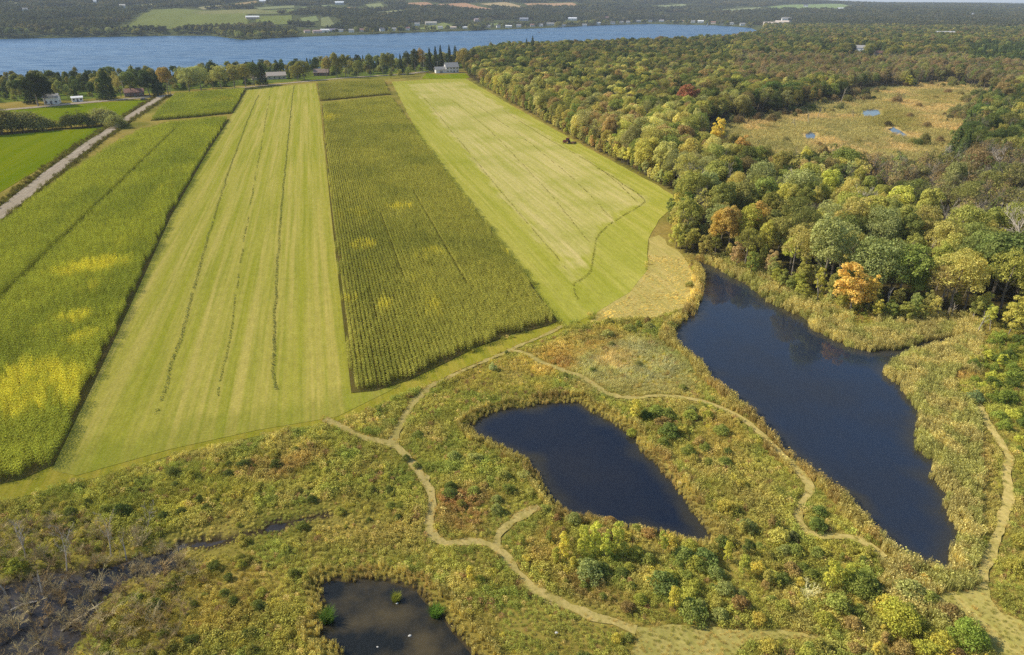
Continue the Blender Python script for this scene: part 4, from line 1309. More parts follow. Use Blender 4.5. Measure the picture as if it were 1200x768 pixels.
# trees that stand out in the photograph: base px, kind, height px, colour
for a in [
    (997, 367, 'young', 62, 'orange', (186, 156, 62), 1.3), (1016, 366, 'young', 48, 'golden', (190, 166, 58), .75), (1026, 374, 'young', 26, 'yellow green', (158, 152, 52), 1.0),
    (925, 322, 'tall', 52, 'lime', (148, 156, 44), 1.05), (962, 344, 'tall', 96, 'grey green', (126, 132, 86), .95), (972, 338, 'airy', 82, 'grey green', (120, 126, 82), .9), (1022, 352, 'rounded', 78, 'grey green', (112, 122, 76), 1.05),
    (1052, 358, 'rounded', 74, 'green', (104, 118, 48), 1.0), (1112, 368, 'airy', 74, 'olive', (146, 140, 70), 1.25), (1128, 366, 'airy', 68, 'golden', (172, 160, 62), .95), (1098, 366, 'airy', 60, 'brownish', (128, 116, 72), .9),
    (1182, 392, 'young', 48, 'yellow green', (156, 152, 60), 1.1), (1160, 352, 'rounded', 84, 'dark green', (86, 100, 50), 1.1), (1190, 350, 'rounded', 80, 'green', (96, 110, 54), 1.0), (1140, 338, 'rounded', 70, 'green', (104, 116, 60), .9),
    (838, 296, 'tall', 54, 'golden', (172, 146, 56), .9), (852, 300, 'tall', 60, 'golden', (164, 138, 66), .9), (872, 300, 'tall', 62, 'yellow green', (140, 140, 44), 1.0), (886, 292, 'tall', 60, 'golden', (168, 142, 62), 1.0), (862, 316, 'young', 34, 'brownish', (138, 116, 84), 1.0),
    (812, 292, 'young', 26, 'yellow green', (132, 130, 54), 1.3), (826, 302, 'young', 30, 'olive', (124, 116, 56), 1.2), (806, 258, 'young', 34, 'dark green', (72, 92, 36), 1.2), (794, 246, 'young', 22, 'golden', (170, 156, 50), 1.0), (880, 322, 'young', 28, 'green', (104, 116, 46), 1.1),
    (900, 322, 'young', 30, 'brownish', (140, 122, 92), 1.1), (910, 334, 'young', 22, 'lime', (140, 142, 46), 1.3), (936, 342, 'young', 24, 'lime', (140, 146, 48), 1.3), (944, 352, 'young', 20, 'yellow green', (132, 134, 50), 1.4), (985, 364, 'young', 22, 'yellow green', (136, 136, 52), 1.3),
    (1040, 374, 'young', 24, 'green', (112, 122, 50), 1.3), (1060, 376, 'young', 24, 'yellow green', (130, 132, 52), 1.5), (1078, 376, 'young', 20, 'olive', (128, 128, 56), 1.5),
    (800, 138, 'young', 38, 'red', (142, 84, 66), 1.1), (810, 137, 'young', 35, 'red', (136, 88, 64), 1.0), (837, 172, 'young', 33, 'yellow', (196, 176, 44), 1.1), (866, 196, 'young', 38, 'orange', (160, 130, 62), 1.1), (952, 118, 'young', 18, 'orange', (178, 124, 72), 1.0), (863, 137, 'young', 17, 'yellow green', (160, 156, 52), .8),
    (904, 128, 'rounded', 32, 'dark green', (74, 94, 46), 1.25), (920, 127, 'rounded', 30, 'dark green', (70, 90, 46), 1.2), (888, 128, 'rounded', 24, 'dark green', (84, 100, 50), 1.0),
    (1066, 103, 'young', 14, 'lime', (150, 150, 46), 1.5), (1014, 117, 'young', 14, 'dark green', (72, 80, 50), 1.4), (1051, 122, 'thin', 14, 'brownish', (112, 96, 74), 1.2), (1118, 104, 'young', 11, 'grey green', (104, 104, 66), 1.4),
    (688, 122, 'young', 18, 'orange', (168, 142, 62), 1.4), (665, 118, 'young', 18, 'brownish', (150, 128, 82), 1.3), (700, 165, 'rounded', 26, 'pale green', (152, 152, 98), 1.0), (735, 165, 'rounded', 30, 'pale green', (156, 156, 104), 1.1), (722, 180, 'young', 24, 'lime', (132, 146, 40), 1.2),
    (617, 66, 'conifer', 20, 'dark green', (52, 66, 42), .6), (624, 66, 'conifer', 22, 'dark green', (48, 62, 40), .55), (610, 66, 'conifer', 14, 'dark green', (54, 68, 44), .6),
    (1130, 160, 'conifer', 30, 'dark green', (66, 80, 42), 1.2), (1148, 150, 'conifer', 30, 'dark green', (62, 78, 42), 1.1), (1118, 180, 'conifer', 30, 'dark green', (60, 74, 40), 1.2), (1140, 172, 'conifer', 32, 'dark green', (62, 76, 40), 1.2), (1108, 200, 'conifer', 30, 'dark green', (62, 76, 40), 1.2),
    (45, 124.5, 'rounded', 37, 'dark green', (38, 48, 28), 1.15), (36, 122, 'conifer', 30, 'dark green', (44, 54, 30), 1.0), (54, 123, 'rounded', 30, 'dark green', (36, 46, 28), 1.0),
    (127, 117, 'conifer', 34, 'dark green', (46, 58, 34), 1.1), (176, 113, 'rounded', 28, 'dark green', (44, 58, 40), 1.0), (186, 112, 'conifer', 26, 'dark green', (44, 58, 42), 1.2), (154, 113, 'rounded', 28, 'green', (92, 104, 56), 1.0), (142, 114, 'airy', 24, 'olive', (128, 120, 70), .9),
    (197, 110, 'rounded', 30, 'russet', (128, 108, 52), .9), (222, 108, 'rounded', 28, 'grey green', (128, 134, 88), 1.15), (236, 107, 'rounded', 28, 'grey green', (126, 132, 88), 1.1), (260, 105, 'rounded', 27, 'pale green', (134, 136, 84), 1.1), (275, 103.5, 'rounded', 26, 'olive', (114, 112, 56), 1.0), (288, 102, 'rounded', 26, 'russet', (122, 118, 58), 1.0),
    (250, 104, 'tall', 32, 'dark green', (58, 70, 40), .9), (298, 100.5, 'rounded', 26, 'green', (84, 94, 42), 1.0), (308, 99.5, 'conifer', 24, 'dark green', (42, 52, 34), 1.0), (349, 94.5, 'rounded', 18, 'olive', (108, 106, 48), 1.1), (357, 94, 'rounded', 22, 'green', (96, 98, 44), 1.0),
    (383, 91, 'tall', 24, 'olive', (122, 112, 50), 1.0), (395, 91, 'tall', 28, 'olive', (112, 110, 52), .9), (405, 91, 'tall', 26, 'green', (98, 100, 46), .9), (420, 89.5, 'rounded', 18, 'green', (100, 106, 52), 1.0), (434, 88.5, 'tall', 24, 'green', (82, 92, 46), 1.0), (449, 87.5, 'tall', 24, 'grey green', (104, 108, 66), 1.0), (459, 87, 'tall', 24, 'olive', (98, 100, 52), 1.0),
    (470, 86.5, 'conifer', 22, 'dark green', (50, 60, 38), .8), (478, 85.5, 'tall', 24, 'dark green', (64, 72, 42), .9), (487, 84.5, 'tall', 26, 'dark green', (66, 72, 40), .9), (495, 84, 'tall', 26, 'golden', (146, 122, 60), .9), (504, 83.5, 'conifer', 26, 'dark green', (46, 58, 36), .8), (511, 83, 'conifer', 27, 'dark green', (44, 56, 36), .75), (517, 82.5, 'conifer', 28, 'dark green', (46, 56, 38), .75), (527, 80, 'conifer', 26, 'dark green', (46, 58, 40), .7), (534, 79.5, 'conifer', 24, 'dark green', (48, 60, 40), .7),
    (544, 82, 'rounded', 24, 'olive', (118, 108, 52), 1.1), (468, 90.5, 'young', 9, 'olive', (120, 122, 52), 1.5), (478, 90, 'young', 11, 'green', (104, 114, 50), 1.3), (458, 92, 'young', 9, 'green', (104, 108, 50), 1.2),
]:
    add_tree(*a)
# hedgerow between the two green fields
for k, (bx, by, hp, nm, c) in enumerate([(2, 157, 34, 'olive', (96, 94, 50)), (14, 155, 30, 'grey green', (104, 104, 64)), (28, 154, 26, 'grey green', (112, 112, 72)), (40, 154, 24, 'olive', (104, 104, 62)), (62, 151, 13, 'olive', (110, 112, 50)), (84, 150, 20, 'dark green', (76, 80, 44)), (97, 149, 21, 'green', (86, 92, 46)),
                                         (119, 147, 22, 'grey green', (120, 120, 82)), (129, 147, 23, 'grey green', (122, 124, 82)), (137, 150, 17, 'grey green', (112, 116, 72)), (108, 149, 10, 'olive', (100, 100, 50)), (72, 151, 10, 'olive', (112, 116, 48)), (-14, 158, 30, 'olive', (100, 98, 52)), (50, 153, 18, 'grey green', (110, 112, 66))]):
    add_tree(bx, by, 'bigshrub', hp * .9, nm, c, 1.15)
# bushes standing in the marsh
for a in [(1014, 118, 8, 'olive', (108, 100, 64)), (1050, 121, 9, 'brownish', (118, 102, 76)), (1076, 126, 6, 'brownish', (128, 110, 80)), (1095, 116, 5, 'olive', (124, 116, 70)), (1110, 110, 6, 'brownish', (126, 108, 78)), (975, 132, 5, 'olive', (118, 110, 60)), (1065, 138, 6, 'brownish', (122, 106, 78)), (1085, 150, 8, 'brownish', (120, 104, 74)),
          (900, 150, 5, 'olive', (134, 120, 70)), (920, 166, 6, 'grey green', (118, 114, 76)), (1040, 148, 6, 'dark green', (74, 68, 44)), (1005, 168, 6, 'olive', (128, 122, 64)), (1070, 170, 8, 'olive', (110, 110, 60)), (960, 172, 6, 'brownish', (128, 112, 78)), (1125, 112, 6, 'olive', (120, 114, 70)), (890, 140, 4, 'olive', (126, 116, 62))]:
    add_tree(a[0], a[1], 'bigshrub', a[2], a[3], a[4], 1.2)
# leafless trees and snags
for a in [(1082, 352, 'bare', 44, 'bare', (170, 160, 150), 1.0), (1146, 392, 'snag', 34, 'bare', (180, 170, 160), .8), (1098, 372, 'snag', 24, 'bare', (180, 170, 160), 1.0), (1115, 372, 'snag', 22, 'bare', (180, 170, 160), 1.0), (1036, 366, 'snag', 34, 'bare', (180, 170, 160), .8), (958, 352, 'snag', 36, 'bare', (170, 160, 150), .7),
          (1136, 262, 'bare', 34, 'bare', (170, 160, 150), 1.0), (1138, 378, 'snag', 18, 'bare', (170, 160, 150), .8), (1160, 388, 'snag', 20, 'bare', (170, 160, 150), .8), (947, 146, 'snag', 20, 'bare', (190, 180, 170), .6), (985, 122, 'snag', 20, 'bare', (190, 180, 170), .6), (932, 152, 'bare', 14, 'bare', (190, 180, 170), .8), (1000, 140, 'bare', 12, 'bare', (190, 180, 170), .8), (958, 140, 'snag', 16, 'bare', (190, 180, 170), .6),
          (130, 652, 'bare', 62, 'bare', (180, 170, 150), .7), (148, 656, 'snag', 34, 'bare', (180, 170, 150), .8), (52, 700, 'snag', 40, 'bare', (190, 180, 160), .8), (78, 668, 'bare', 60, 'bare', (150, 140, 124), .9), (8, 700, 'snag', 46, 'bare', (190, 180, 160), .8), (172, 622, 'bare', 38, 'bare', (170, 160, 150), 1.0), (30, 655, 'bare', 48, 'bare', (150, 140, 124), 1.0)]:
    add_tree(*a)

hand = np.array([(t[0], t[1]) for t in TREES])


def scatter_trees(x, y, zone_fn, seed, keep_hand=3.2):
    r_ = np.random.default_rng(seed)
    ok = clear_of_houses(x, y)
    d2 = np.full(len(x), 1e9)
    for hx, hy in hand:
        d2 = np.minimum(d2, (x - hx) ** 2 + (y - hy) ** 2)
    ok &= d2 > keep_hand ** 2
    x, y = x[ok], y[ok]
    z = height(x, y); px, py = proj(x, y, z)
    q = fbm(x / 28, y / 28, 77); q2 = fbm(x / 60, y / 60, 78)
    for i in range(len(x)):
        zone, kinds, hs = zone_fn(px[i], py[i], x[i], y[i], r_)
        pal = PAL[zone]
        # neighbours tend to share a colour
        j = int((q[i] * 2.1 + r_.normal(0, .36)) * len(pal)) % len(pal)
        nm, c = pal[j]
        c = np.array(lin(*c, KT)) * (.84 if zone == 'back' else 1.0) * (0.62 + 0.76 * q2[i]) * (1.2 if zone == 'pond' else 1.0) * (1.2 if seed == 55 else 1.0) * r_.uniform(.78, 1.22) * np.array([r_.uniform(.93, 1.07), 1, r_.uniform(.9, 1.1)])
        k = kinds[int(r_.integers(len(kinds)))]
        if k == 'conifer':
            nm = 'dark green'; c = np.array(lin(58, 74, 42, KT)) * r_.uniform(.8, 1.2)
        if k in ('bare', 'snag'):
            nm = 'bare'
        hh = r_.uniform(*hs) * (.8 + .4 * q[i])
        if k == 'young':
            hh *= .62
        TREES.append([x[i], y[i], k, hh, r_.uniform(.72, 1.12), nm, c, px[i], py[i], False])


MW = W['MARSH']


def zone_forest(px, py, x, y, r_):
    if px > 1135 and 58 < py < 84:
        return 'dark', ['conifer'] * 4 + ['rounded'], (11, 14)
    if px > 1010 and 200 <= py <= 292 and (px - 1010) > (py - 232) * 1.7:
        return 'grey', ['thin'] * 5 + ['bare', 'bare', 'airy', 'rounded', 'young'], (9, 13.5)
    if py > 232:
        return 'pond', ['rounded'] * 3 + ['tall'] * 3 + ['airy'] * 3 + ['young', 'young', 'thin', 'thin', 'bare'], (8, 14.5)
    if px > 1075 and 120 < py < 200:
        return ('dark' if r_.random() < .6 else 'back'), ['conifer'] * 2 + ['rounded'] * 3 + ['tall', 'thin', 'airy'], (9, 14)
    if px > 1020 and 180 <= py <= 262 and (px + 2.0 * (py - 210)) > 1040:
        return 'grey', ['thin'] * 5 + ['airy', 'rounded', 'young', 'bare'], (10, 14)
    if 860 < px < 1200 and 74 < py < 112:
        return 'grey', ['thin'] * 3 + ['rounded', 'rounded', 'tall', 'airy', 'young'], (10, 14)
    e = 300 if px < 800 else 0
    if px < 840 and py > 95 and (py - 90) > (px - 546) * 0.25:
        return 'edge', ['rounded'] * 5 + ['tall', 'airy', 'airy', 'young', 'thin'], (8, 14.5)
    if py < 85:
        return 'back', ['rounded'] * 6 + ['tall'] * 2 + ['conifer'], (11, 15.5)
    return ('edge' if r_.random() < .35 else 'back'), ['rounded'] * 5 + ['tall'] * 2 + ['airy', 'thin', 'young'], (10, 14)


def in_view(x, y, z=0, m=230):
    px, py = proj(x, y, z); return (px > -m) & (px < 1200 + m) & (py < 900)


# the wood: near part, then the part beyond
fx, fy = jgrid(-60, 420, 130, 520, 5.1, .45, 5)
rr = np.hypot(fx, fy)
s = (sdist(W['FOREST'], fx, fy) < -1.0) & (sdist(MW, fx, fy) > 1.5) & (rr < 470) & in_view(fx, fy)
scatter_trees(fx[s], fy[s], zone_forest, 51)
fx, fy = jgrid(-80, 800, 200, 960, 6.0, .45, 6)
rr = np.hypot(fx, fy)
s = (sdist(W['FOREST'], fx, fy) < -1.0) & (sdist(MW, fx, fy) > 1.5) & (rr >= 470) & (rr < 900) & in_view(fx, fy)
scatter_trees(fx[s], fy[s], zone_forest, 52)
fx, fy = jgrid(-60, 2000, 500, 2300, 9.0, .42, 7)
rr = np.hypot(fx, fy)
s = inside(W['FOREST'], fx, fy) & (rr >= 900) & (rr < 2150) & in_view(fx, fy) & (sdist(W['LAKE'], fx, fy) > 10)
scatter_trees(fx[s], fy[s], zone_forest, 53)


def zone_lake(px, py, x, y, r_):
    return ('lake', ['bigshrub'], (2.5, 5.5)) if r_.random() < .38 else ('lake', ['rounded'] * 4 + ['tall'] * 3 + ['conifer'] * 2, (6.5, 11.5))


fx, fy = jgrid(-1000, 60, 330, 1200, 8.2, .42, 8)
s = inside(W['LAKESIDE'], fx, fy) & in_view(fx, fy) & (sdist(W['LAKE'], fx, fy) > 6) & (edge_dist(cr, fx, fy, False) > 8)
scatter_trees(fx[s], fy[s], zone_lake, 54, 5.0)

# scrub creeping into the marsh from its edges
ex, ey = jgrid(40, 420, 180, 760, 5.0, .48, 14)
sd = sdist(MW, ex, ey)
s = (sd < 1.5) & (sd > -22) & (np.random.default_rng(4).uniform(0, 1, len(ex)) < .34 * smooth(-22, 0, sd) * smooth(.35, .6, fbm(ex / 16, ey / 16, 96)) * 2.2) & in_view(ex, ey)


def zone_scrub(px, py, x, y, r_):
    return 'grey', ['bigshrub', 'bigshrub', 'thin', 'young'], (2.2, 6.5)


scatter_trees(ex[s], ey[s], zone_scrub, 56, 2.0)

# low growth in front of the wood, along its edge
ex, ey = jgrid(-60, 300, 130, 620, 2.9, .45, 9)
sd = sdist(W['FOREST'], ex, ey)
s = (sd < 2.0) & (sd > -6.5) & in_view(ex, ey) & (np.hypot(ex, ey) < 600) & (sdist(W['HAY_RIGHT'], ex, ey) > 1.0) & (sdist(W['POND_BIG'], ex, ey) > 6)


def zone_fringe(px, py, x, y, r_):
    return ('pond' if py > 215 else 'edge'), ['young'], (5.0, 10.5)


scatter_trees(ex[s], ey[s], zone_fringe, 55, 1.5)

NUM = 'zero one two three four five six seven eight nine ten eleven twelve thirteen fourteen fifteen sixteen seventeen eighteen nineteen twenty'.split()
ORD = 'zeroth first second third fourth fifth sixth seventh eighth ninth tenth eleventh twelfth thirteenth fourteenth fifteenth sixteenth seventeenth eighteenth nineteenth twentieth'.split()
TENS = {20: ('twenty', 'twentieth'), 30: ('thirty', 'thirtieth'), 40: ('forty', 'fortieth'), 50: ('fifty', 'fiftieth'), 60: ('sixty', 'sixtieth'), 70: ('seventy', 'seventieth'), 80: ('eighty', 'eightieth')}


def numword(n):
    return NUM[n] if n <= 20 else TENS[n // 10 * 10][0] + ('-' + NUM[n % 10] if n % 10 else '')


def ordword(n):
    return ORD[n] if n <= 20 else (TENS[n // 10 * 10][0] + '-' + ORD[n % 10] if n % 10 else TENS[n // 10 * 10][1])


KW = {'rounded': 'broad', 'tall': 'tall', 'airy': 'loose airy', 'young': 'small bushy', 'conifer': 'pointed', 'thin': 'thin half-bare', 'bare': 'leafless', 'snag': 'dead', 'bigshrub': 'bushy'}


def tree_zone(t):
    px, py = t[7], t[8]
    if px < 546 and py > 128 and t[1] < 420 and py < 170:
        return 'in the hedgerow by the road'
    if py > 560:
        return 'in the swampy creek'
    if px < 546:
        return 'by the lakeside road' if px < 200 else ('behind the left hay strip' if px < 345 else 'behind the corn by the lake')
    dm = float(sdist(MW, np.array([t[0]]), np.array([t[1]]))[0])
    if dm < 14:
        return 'beside the golden marsh'
    if py > 230:
        if px < 890: return 'at the head of the large pond'
        if px < 985: return 'on the shore before the orange tree'
        if px < 1075: return 'around the orange tree by the pond'
        return 'above the inlet of the pond'
    he = float(edge_dist(W['HAY_RIGHT'], np.array([t[0]]), np.array([t[1]]))[0])
    if he < 9:
        return "on the hay field's wooded edge"
    if px > 1075: return 'in the wood right of marsh'
    if py < 96: return 'in the far wood by lake'
    if px < 800: return 'in the wood beside the hay'
    if px < 960: return 'in the wood between marsh and pond'
    return 'in the wood below the marsh'


def size_px(t):
    return F_PX * t[3] / math.hypot(t[0], t[1], CAM_H)


def seen(t):
    return -8 < t[7] < 1208 and t[8] < 790


cand = [t for t in TREES if seen(t)]
cand.sort(key=lambda t: (-1 if t[9] else 0, -size_px(t)))
indiv = cand[:300]
ids = set(id(t) for t in indiv)
rest_t = [t for t in TREES if id(t) not in ids]


def place_plant(name, t, label, cat, group, crown_name, stem_name, z=0.0):
    x, y, kind, h, wf, cname, tint = t[:7]
    vi = int(RNG.integers(len(CROWN[kind]))); v = CROWN[kind][vi]
    k = h / TOPS[kind][vi]
    root = empty(name, (x, y, z), float(RNG.uniform(0, 6.28)))
    root.scale = (k * wf, k * wf, k)
    tag(root, label, cat, group)
    if v[0] is not None:
        o = link(bpy.data.objects.new(crown_name, v[0]), root); o['tint'] = [float(c) for c in tint]
    o = link(bpy.data.objects.new(stem_name, v[1]), root)
    if kind == 'deadshrub':
        o['tint'] = [float(c) for c in tint]
    return root


def name_list(items, zone_fn, noun):
    from collections import defaultdict
    b = defaultdict(list)
    for t in items:
        nn = 'conifer' if t[2] == 'conifer' else ('snag' if t[2] == 'snag' else noun)
        cw = '' if t[5] == 'bare' else t[5] + ' '
        b[(cw + KW[t[2]] + ' ' + nn, zone_fn(t))].append(t)
    out = {}
    for (what, zone), ts in b.items():
        ts.sort(key=lambda t: t[7]); n = len(ts)
        for i, t in enumerate(ts):
            if n == 1: l = 'single ' + what + ' ' + zone
            elif n == 2: l = ('left' if i == 0 else 'right') + ' one of two ' + what + 's ' + zone
            elif i == 0: l = 'leftmost of ' + numword(n) + ' ' + what + 's ' + zone
            elif i == n - 1: l = 'rightmost of ' + numword(n) + ' ' + what + 's ' + zone
            else: l = ordword(i + 1) + ' from left of ' + numword(n) + ' ' + what + 's ' + zone
            out[id(t)] = l
    for k in out:
        if len(out[k].split()) > 16:
            out[k] = out[k].replace(' from left of ', ' of ')
    return out


lab = name_list(indiv, tree_zone, 'tree')
for t in indiv:
    nm = {'conifer': 'conifer', 'snag': 'dead_snag', 'bare': 'dead_tree'}.get(t[2], 'broadleaf_tree')
    place_plant(nm, t, lab[id(t)], 'tree', 'trees ' + tree_zone(t), 'crown', 'trunk')


def stuff_plants(name, items, label, cat):
    kinds = sorted(set(t[2] for t in items)); meshes = []; off = {}
    for k in kinds:
        off[k] = len(meshes); meshes += CROWN[k]
    n = len(items)
    P = np.zeros((n, 3)); S = np.zeros((n, 3)); pk = np.zeros(n, int); T = np.zeros((n, 3))
    for i, t in enumerate(items):
        vi = int(RNG.integers(len(CROWN[t[2]]))); k = t[3] / TOPS[t[2]][vi]
        P[i] = (t[0], t[1], 0); S[i] = (k * t[4], k * t[4], k); pk[i] = off[t[2]] + vi; T[i] = t[6]
    P[:, 2] = height(P[:, 0], P[:, 1])
    return instancer(name, meshes, P, RNG.uniform(0, 6.28, n), S, pk, T, label, cat)


stuff_plants('forest', rest_t, 'mass of further trees filling the wood and the lake shore', 'forest')


# ------------------------------------------------------------------ far woods: groves on the hills
def mk_grove(n, size, span, nq, qs):
    Vs = []; Fs = []; k = 0
    for i in range(n):
        x, y = rs.uniform(-span, span, 2); h = rs.uniform(9, 15); w = rs.uniform(8, 12)
        L = tree_lobes(h, w, 1.5, 7, rs)
        V, F = lobed(nq, L, qs, rs, jit=.45)
        V = V + np.array([x, y, -1.0]); Vs.append(V); Fs.append(F + k); k += len(V)
    return mesh_np('grove', np.concatenate(Vs), np.concatenate(Fs), M_LEAF)


# single trees along the far shore
ls_ = W['LAKE'][11:-1]
sh = []
for a_, b_ in zip(ls_[:-1], ls_[1:]):
    L_ = np.linalg.norm(b_ - a_); k_ = int(L_ / 7)
    for j in range(k_):
        p_ = a_ + (b_ - a_) * j / k_; o_ = p_ / np.linalg.norm(p_)
        for q_ in (8, 22):
            sh.append(p_ + o_ * (q_ + RNG.uniform(-5, 6)) + RNG.normal(0, 2.5, 2))
sh = np.array(sh)
sh = sh[clear_of_houses(sh[:, 0], sh[:, 1], 30, 4) & in_view(sh[:, 0], sh[:, 1], 0, 60) & (fbm(sh[:, 0] / 40, sh[:, 1] / 40, 88) > .36)]
SHT = []
for x_, y_ in sh:
    nm_, c_ = PAL['lake'][int(RNG.integers(len(PAL['lake'])))]
    SHT.append([x_, y_, ['rounded', 'rounded', 'tall', 'bigshrub'][int(RNG.integers(4))], RNG.uniform(6, 13), 1.1, nm_, np.array(lin(*c_, KT)), 0, 0, False])
stuff_plants('forest', SHT, 'line of trees and bushes along the far shore', 'forest')
groves = [mk_grove(12, 1, 20, 130, 1.15) for _ in range(4)]
GX = []; 
for r0, r1, st, sc_h, sc_v in ((1150, 3000, 30, 1.0, 1.0), (3000, 6000, 52, 1.75, 1.15), (6000, 12500, 100, 3.3, 1.5)):
    gx, gy = jgrid(-r1, r1, 300, r1, st, .45, int(r0))
    rr = np.hypot(gx, gy)
    s = (rr >= r0) & (rr < r1)
    gx, gy = gx[s], gy[s]
    pz = height(gx, gy); s = in_view(gx, gy, pz, 120)
    gx, gy = gx[s], gy[s]
    s = (sdist(W['LAKE'], gx, gy) > 26) & clear_of_houses(gx, gy, 60, 16)
    inF = inside(W['FOREST'], gx, gy) & (np.hypot(gx, gy) < 2150)
    s &= ~inF & ~inside(W['LAKESIDE'], gx, gy)
    for _, fp, _c in FF_W:
        s &= sdist(fp, gx, gy) > (24 if r0 < 3000 else 40)
    s &= fbm(gx / 260, gy / 180, 91) > 0.30
    gx, gy = gx[s], gy[s]
    GX.append(np.stack([gx, gy, height(gx, gy), np.full(len(gx), sc_h), np.full(len(gx), sc_v)], 1))
G = np.concatenate(GX)
n = len(G)
fp_ = np.array([lin(*c, KT) for c in [(66, 72, 46), (56, 64, 42), (78, 80, 52), (88, 84, 56), (58, 66, 44), (72, 76, 50)]])
q = fbm(G[:, 0] / 160, G[:, 1] / 160, 93)
ci = ((q * 2.2 + RNG.normal(0, .2, n)) * len(fp_)).astype(int) % len(fp_)
T = fp_[ci] * .88 * RNG.uniform(.75, 1.2, n)[:, None]
instancer('forest', groves, G[:, :3], RNG.uniform(0, 6.28, n), np.stack([G[:, 3], G[:, 3], G[:, 4]], 1), RNG.integers(0, 4, n), T, 'hazy woods covering the hills beyond the lake', 'forest')

# ------------------------------------------------------------------ shrubs of the rough meadow
SHR = []


def add_shrub(px, py, kind, hpx, colour, rgb, wf=1.0, k=1.95):
    p = unp(px, py)
    dep = math.atan2(CAM_H, math.hypot(p[0], p[1])); hm = hpx / px_per_m(p) / (math.cos(dep) + (.95 if kind != 'sapling' else .4) * math.sin(dep))
    hm *= .88
    if kind == 'shrub' and hm > 2.4:
        kind = 'bigshrub'
    SHR.append([p[0], p[1], kind, hm, wf, colour, np.array(lin(*rgb, k * VIVID.get(colour, 1.0) * (1.2 if 'green' in colour else 1.0)) * np.array([1.08 if 'green' in colour else 1, 1, .9])), px, py, True])


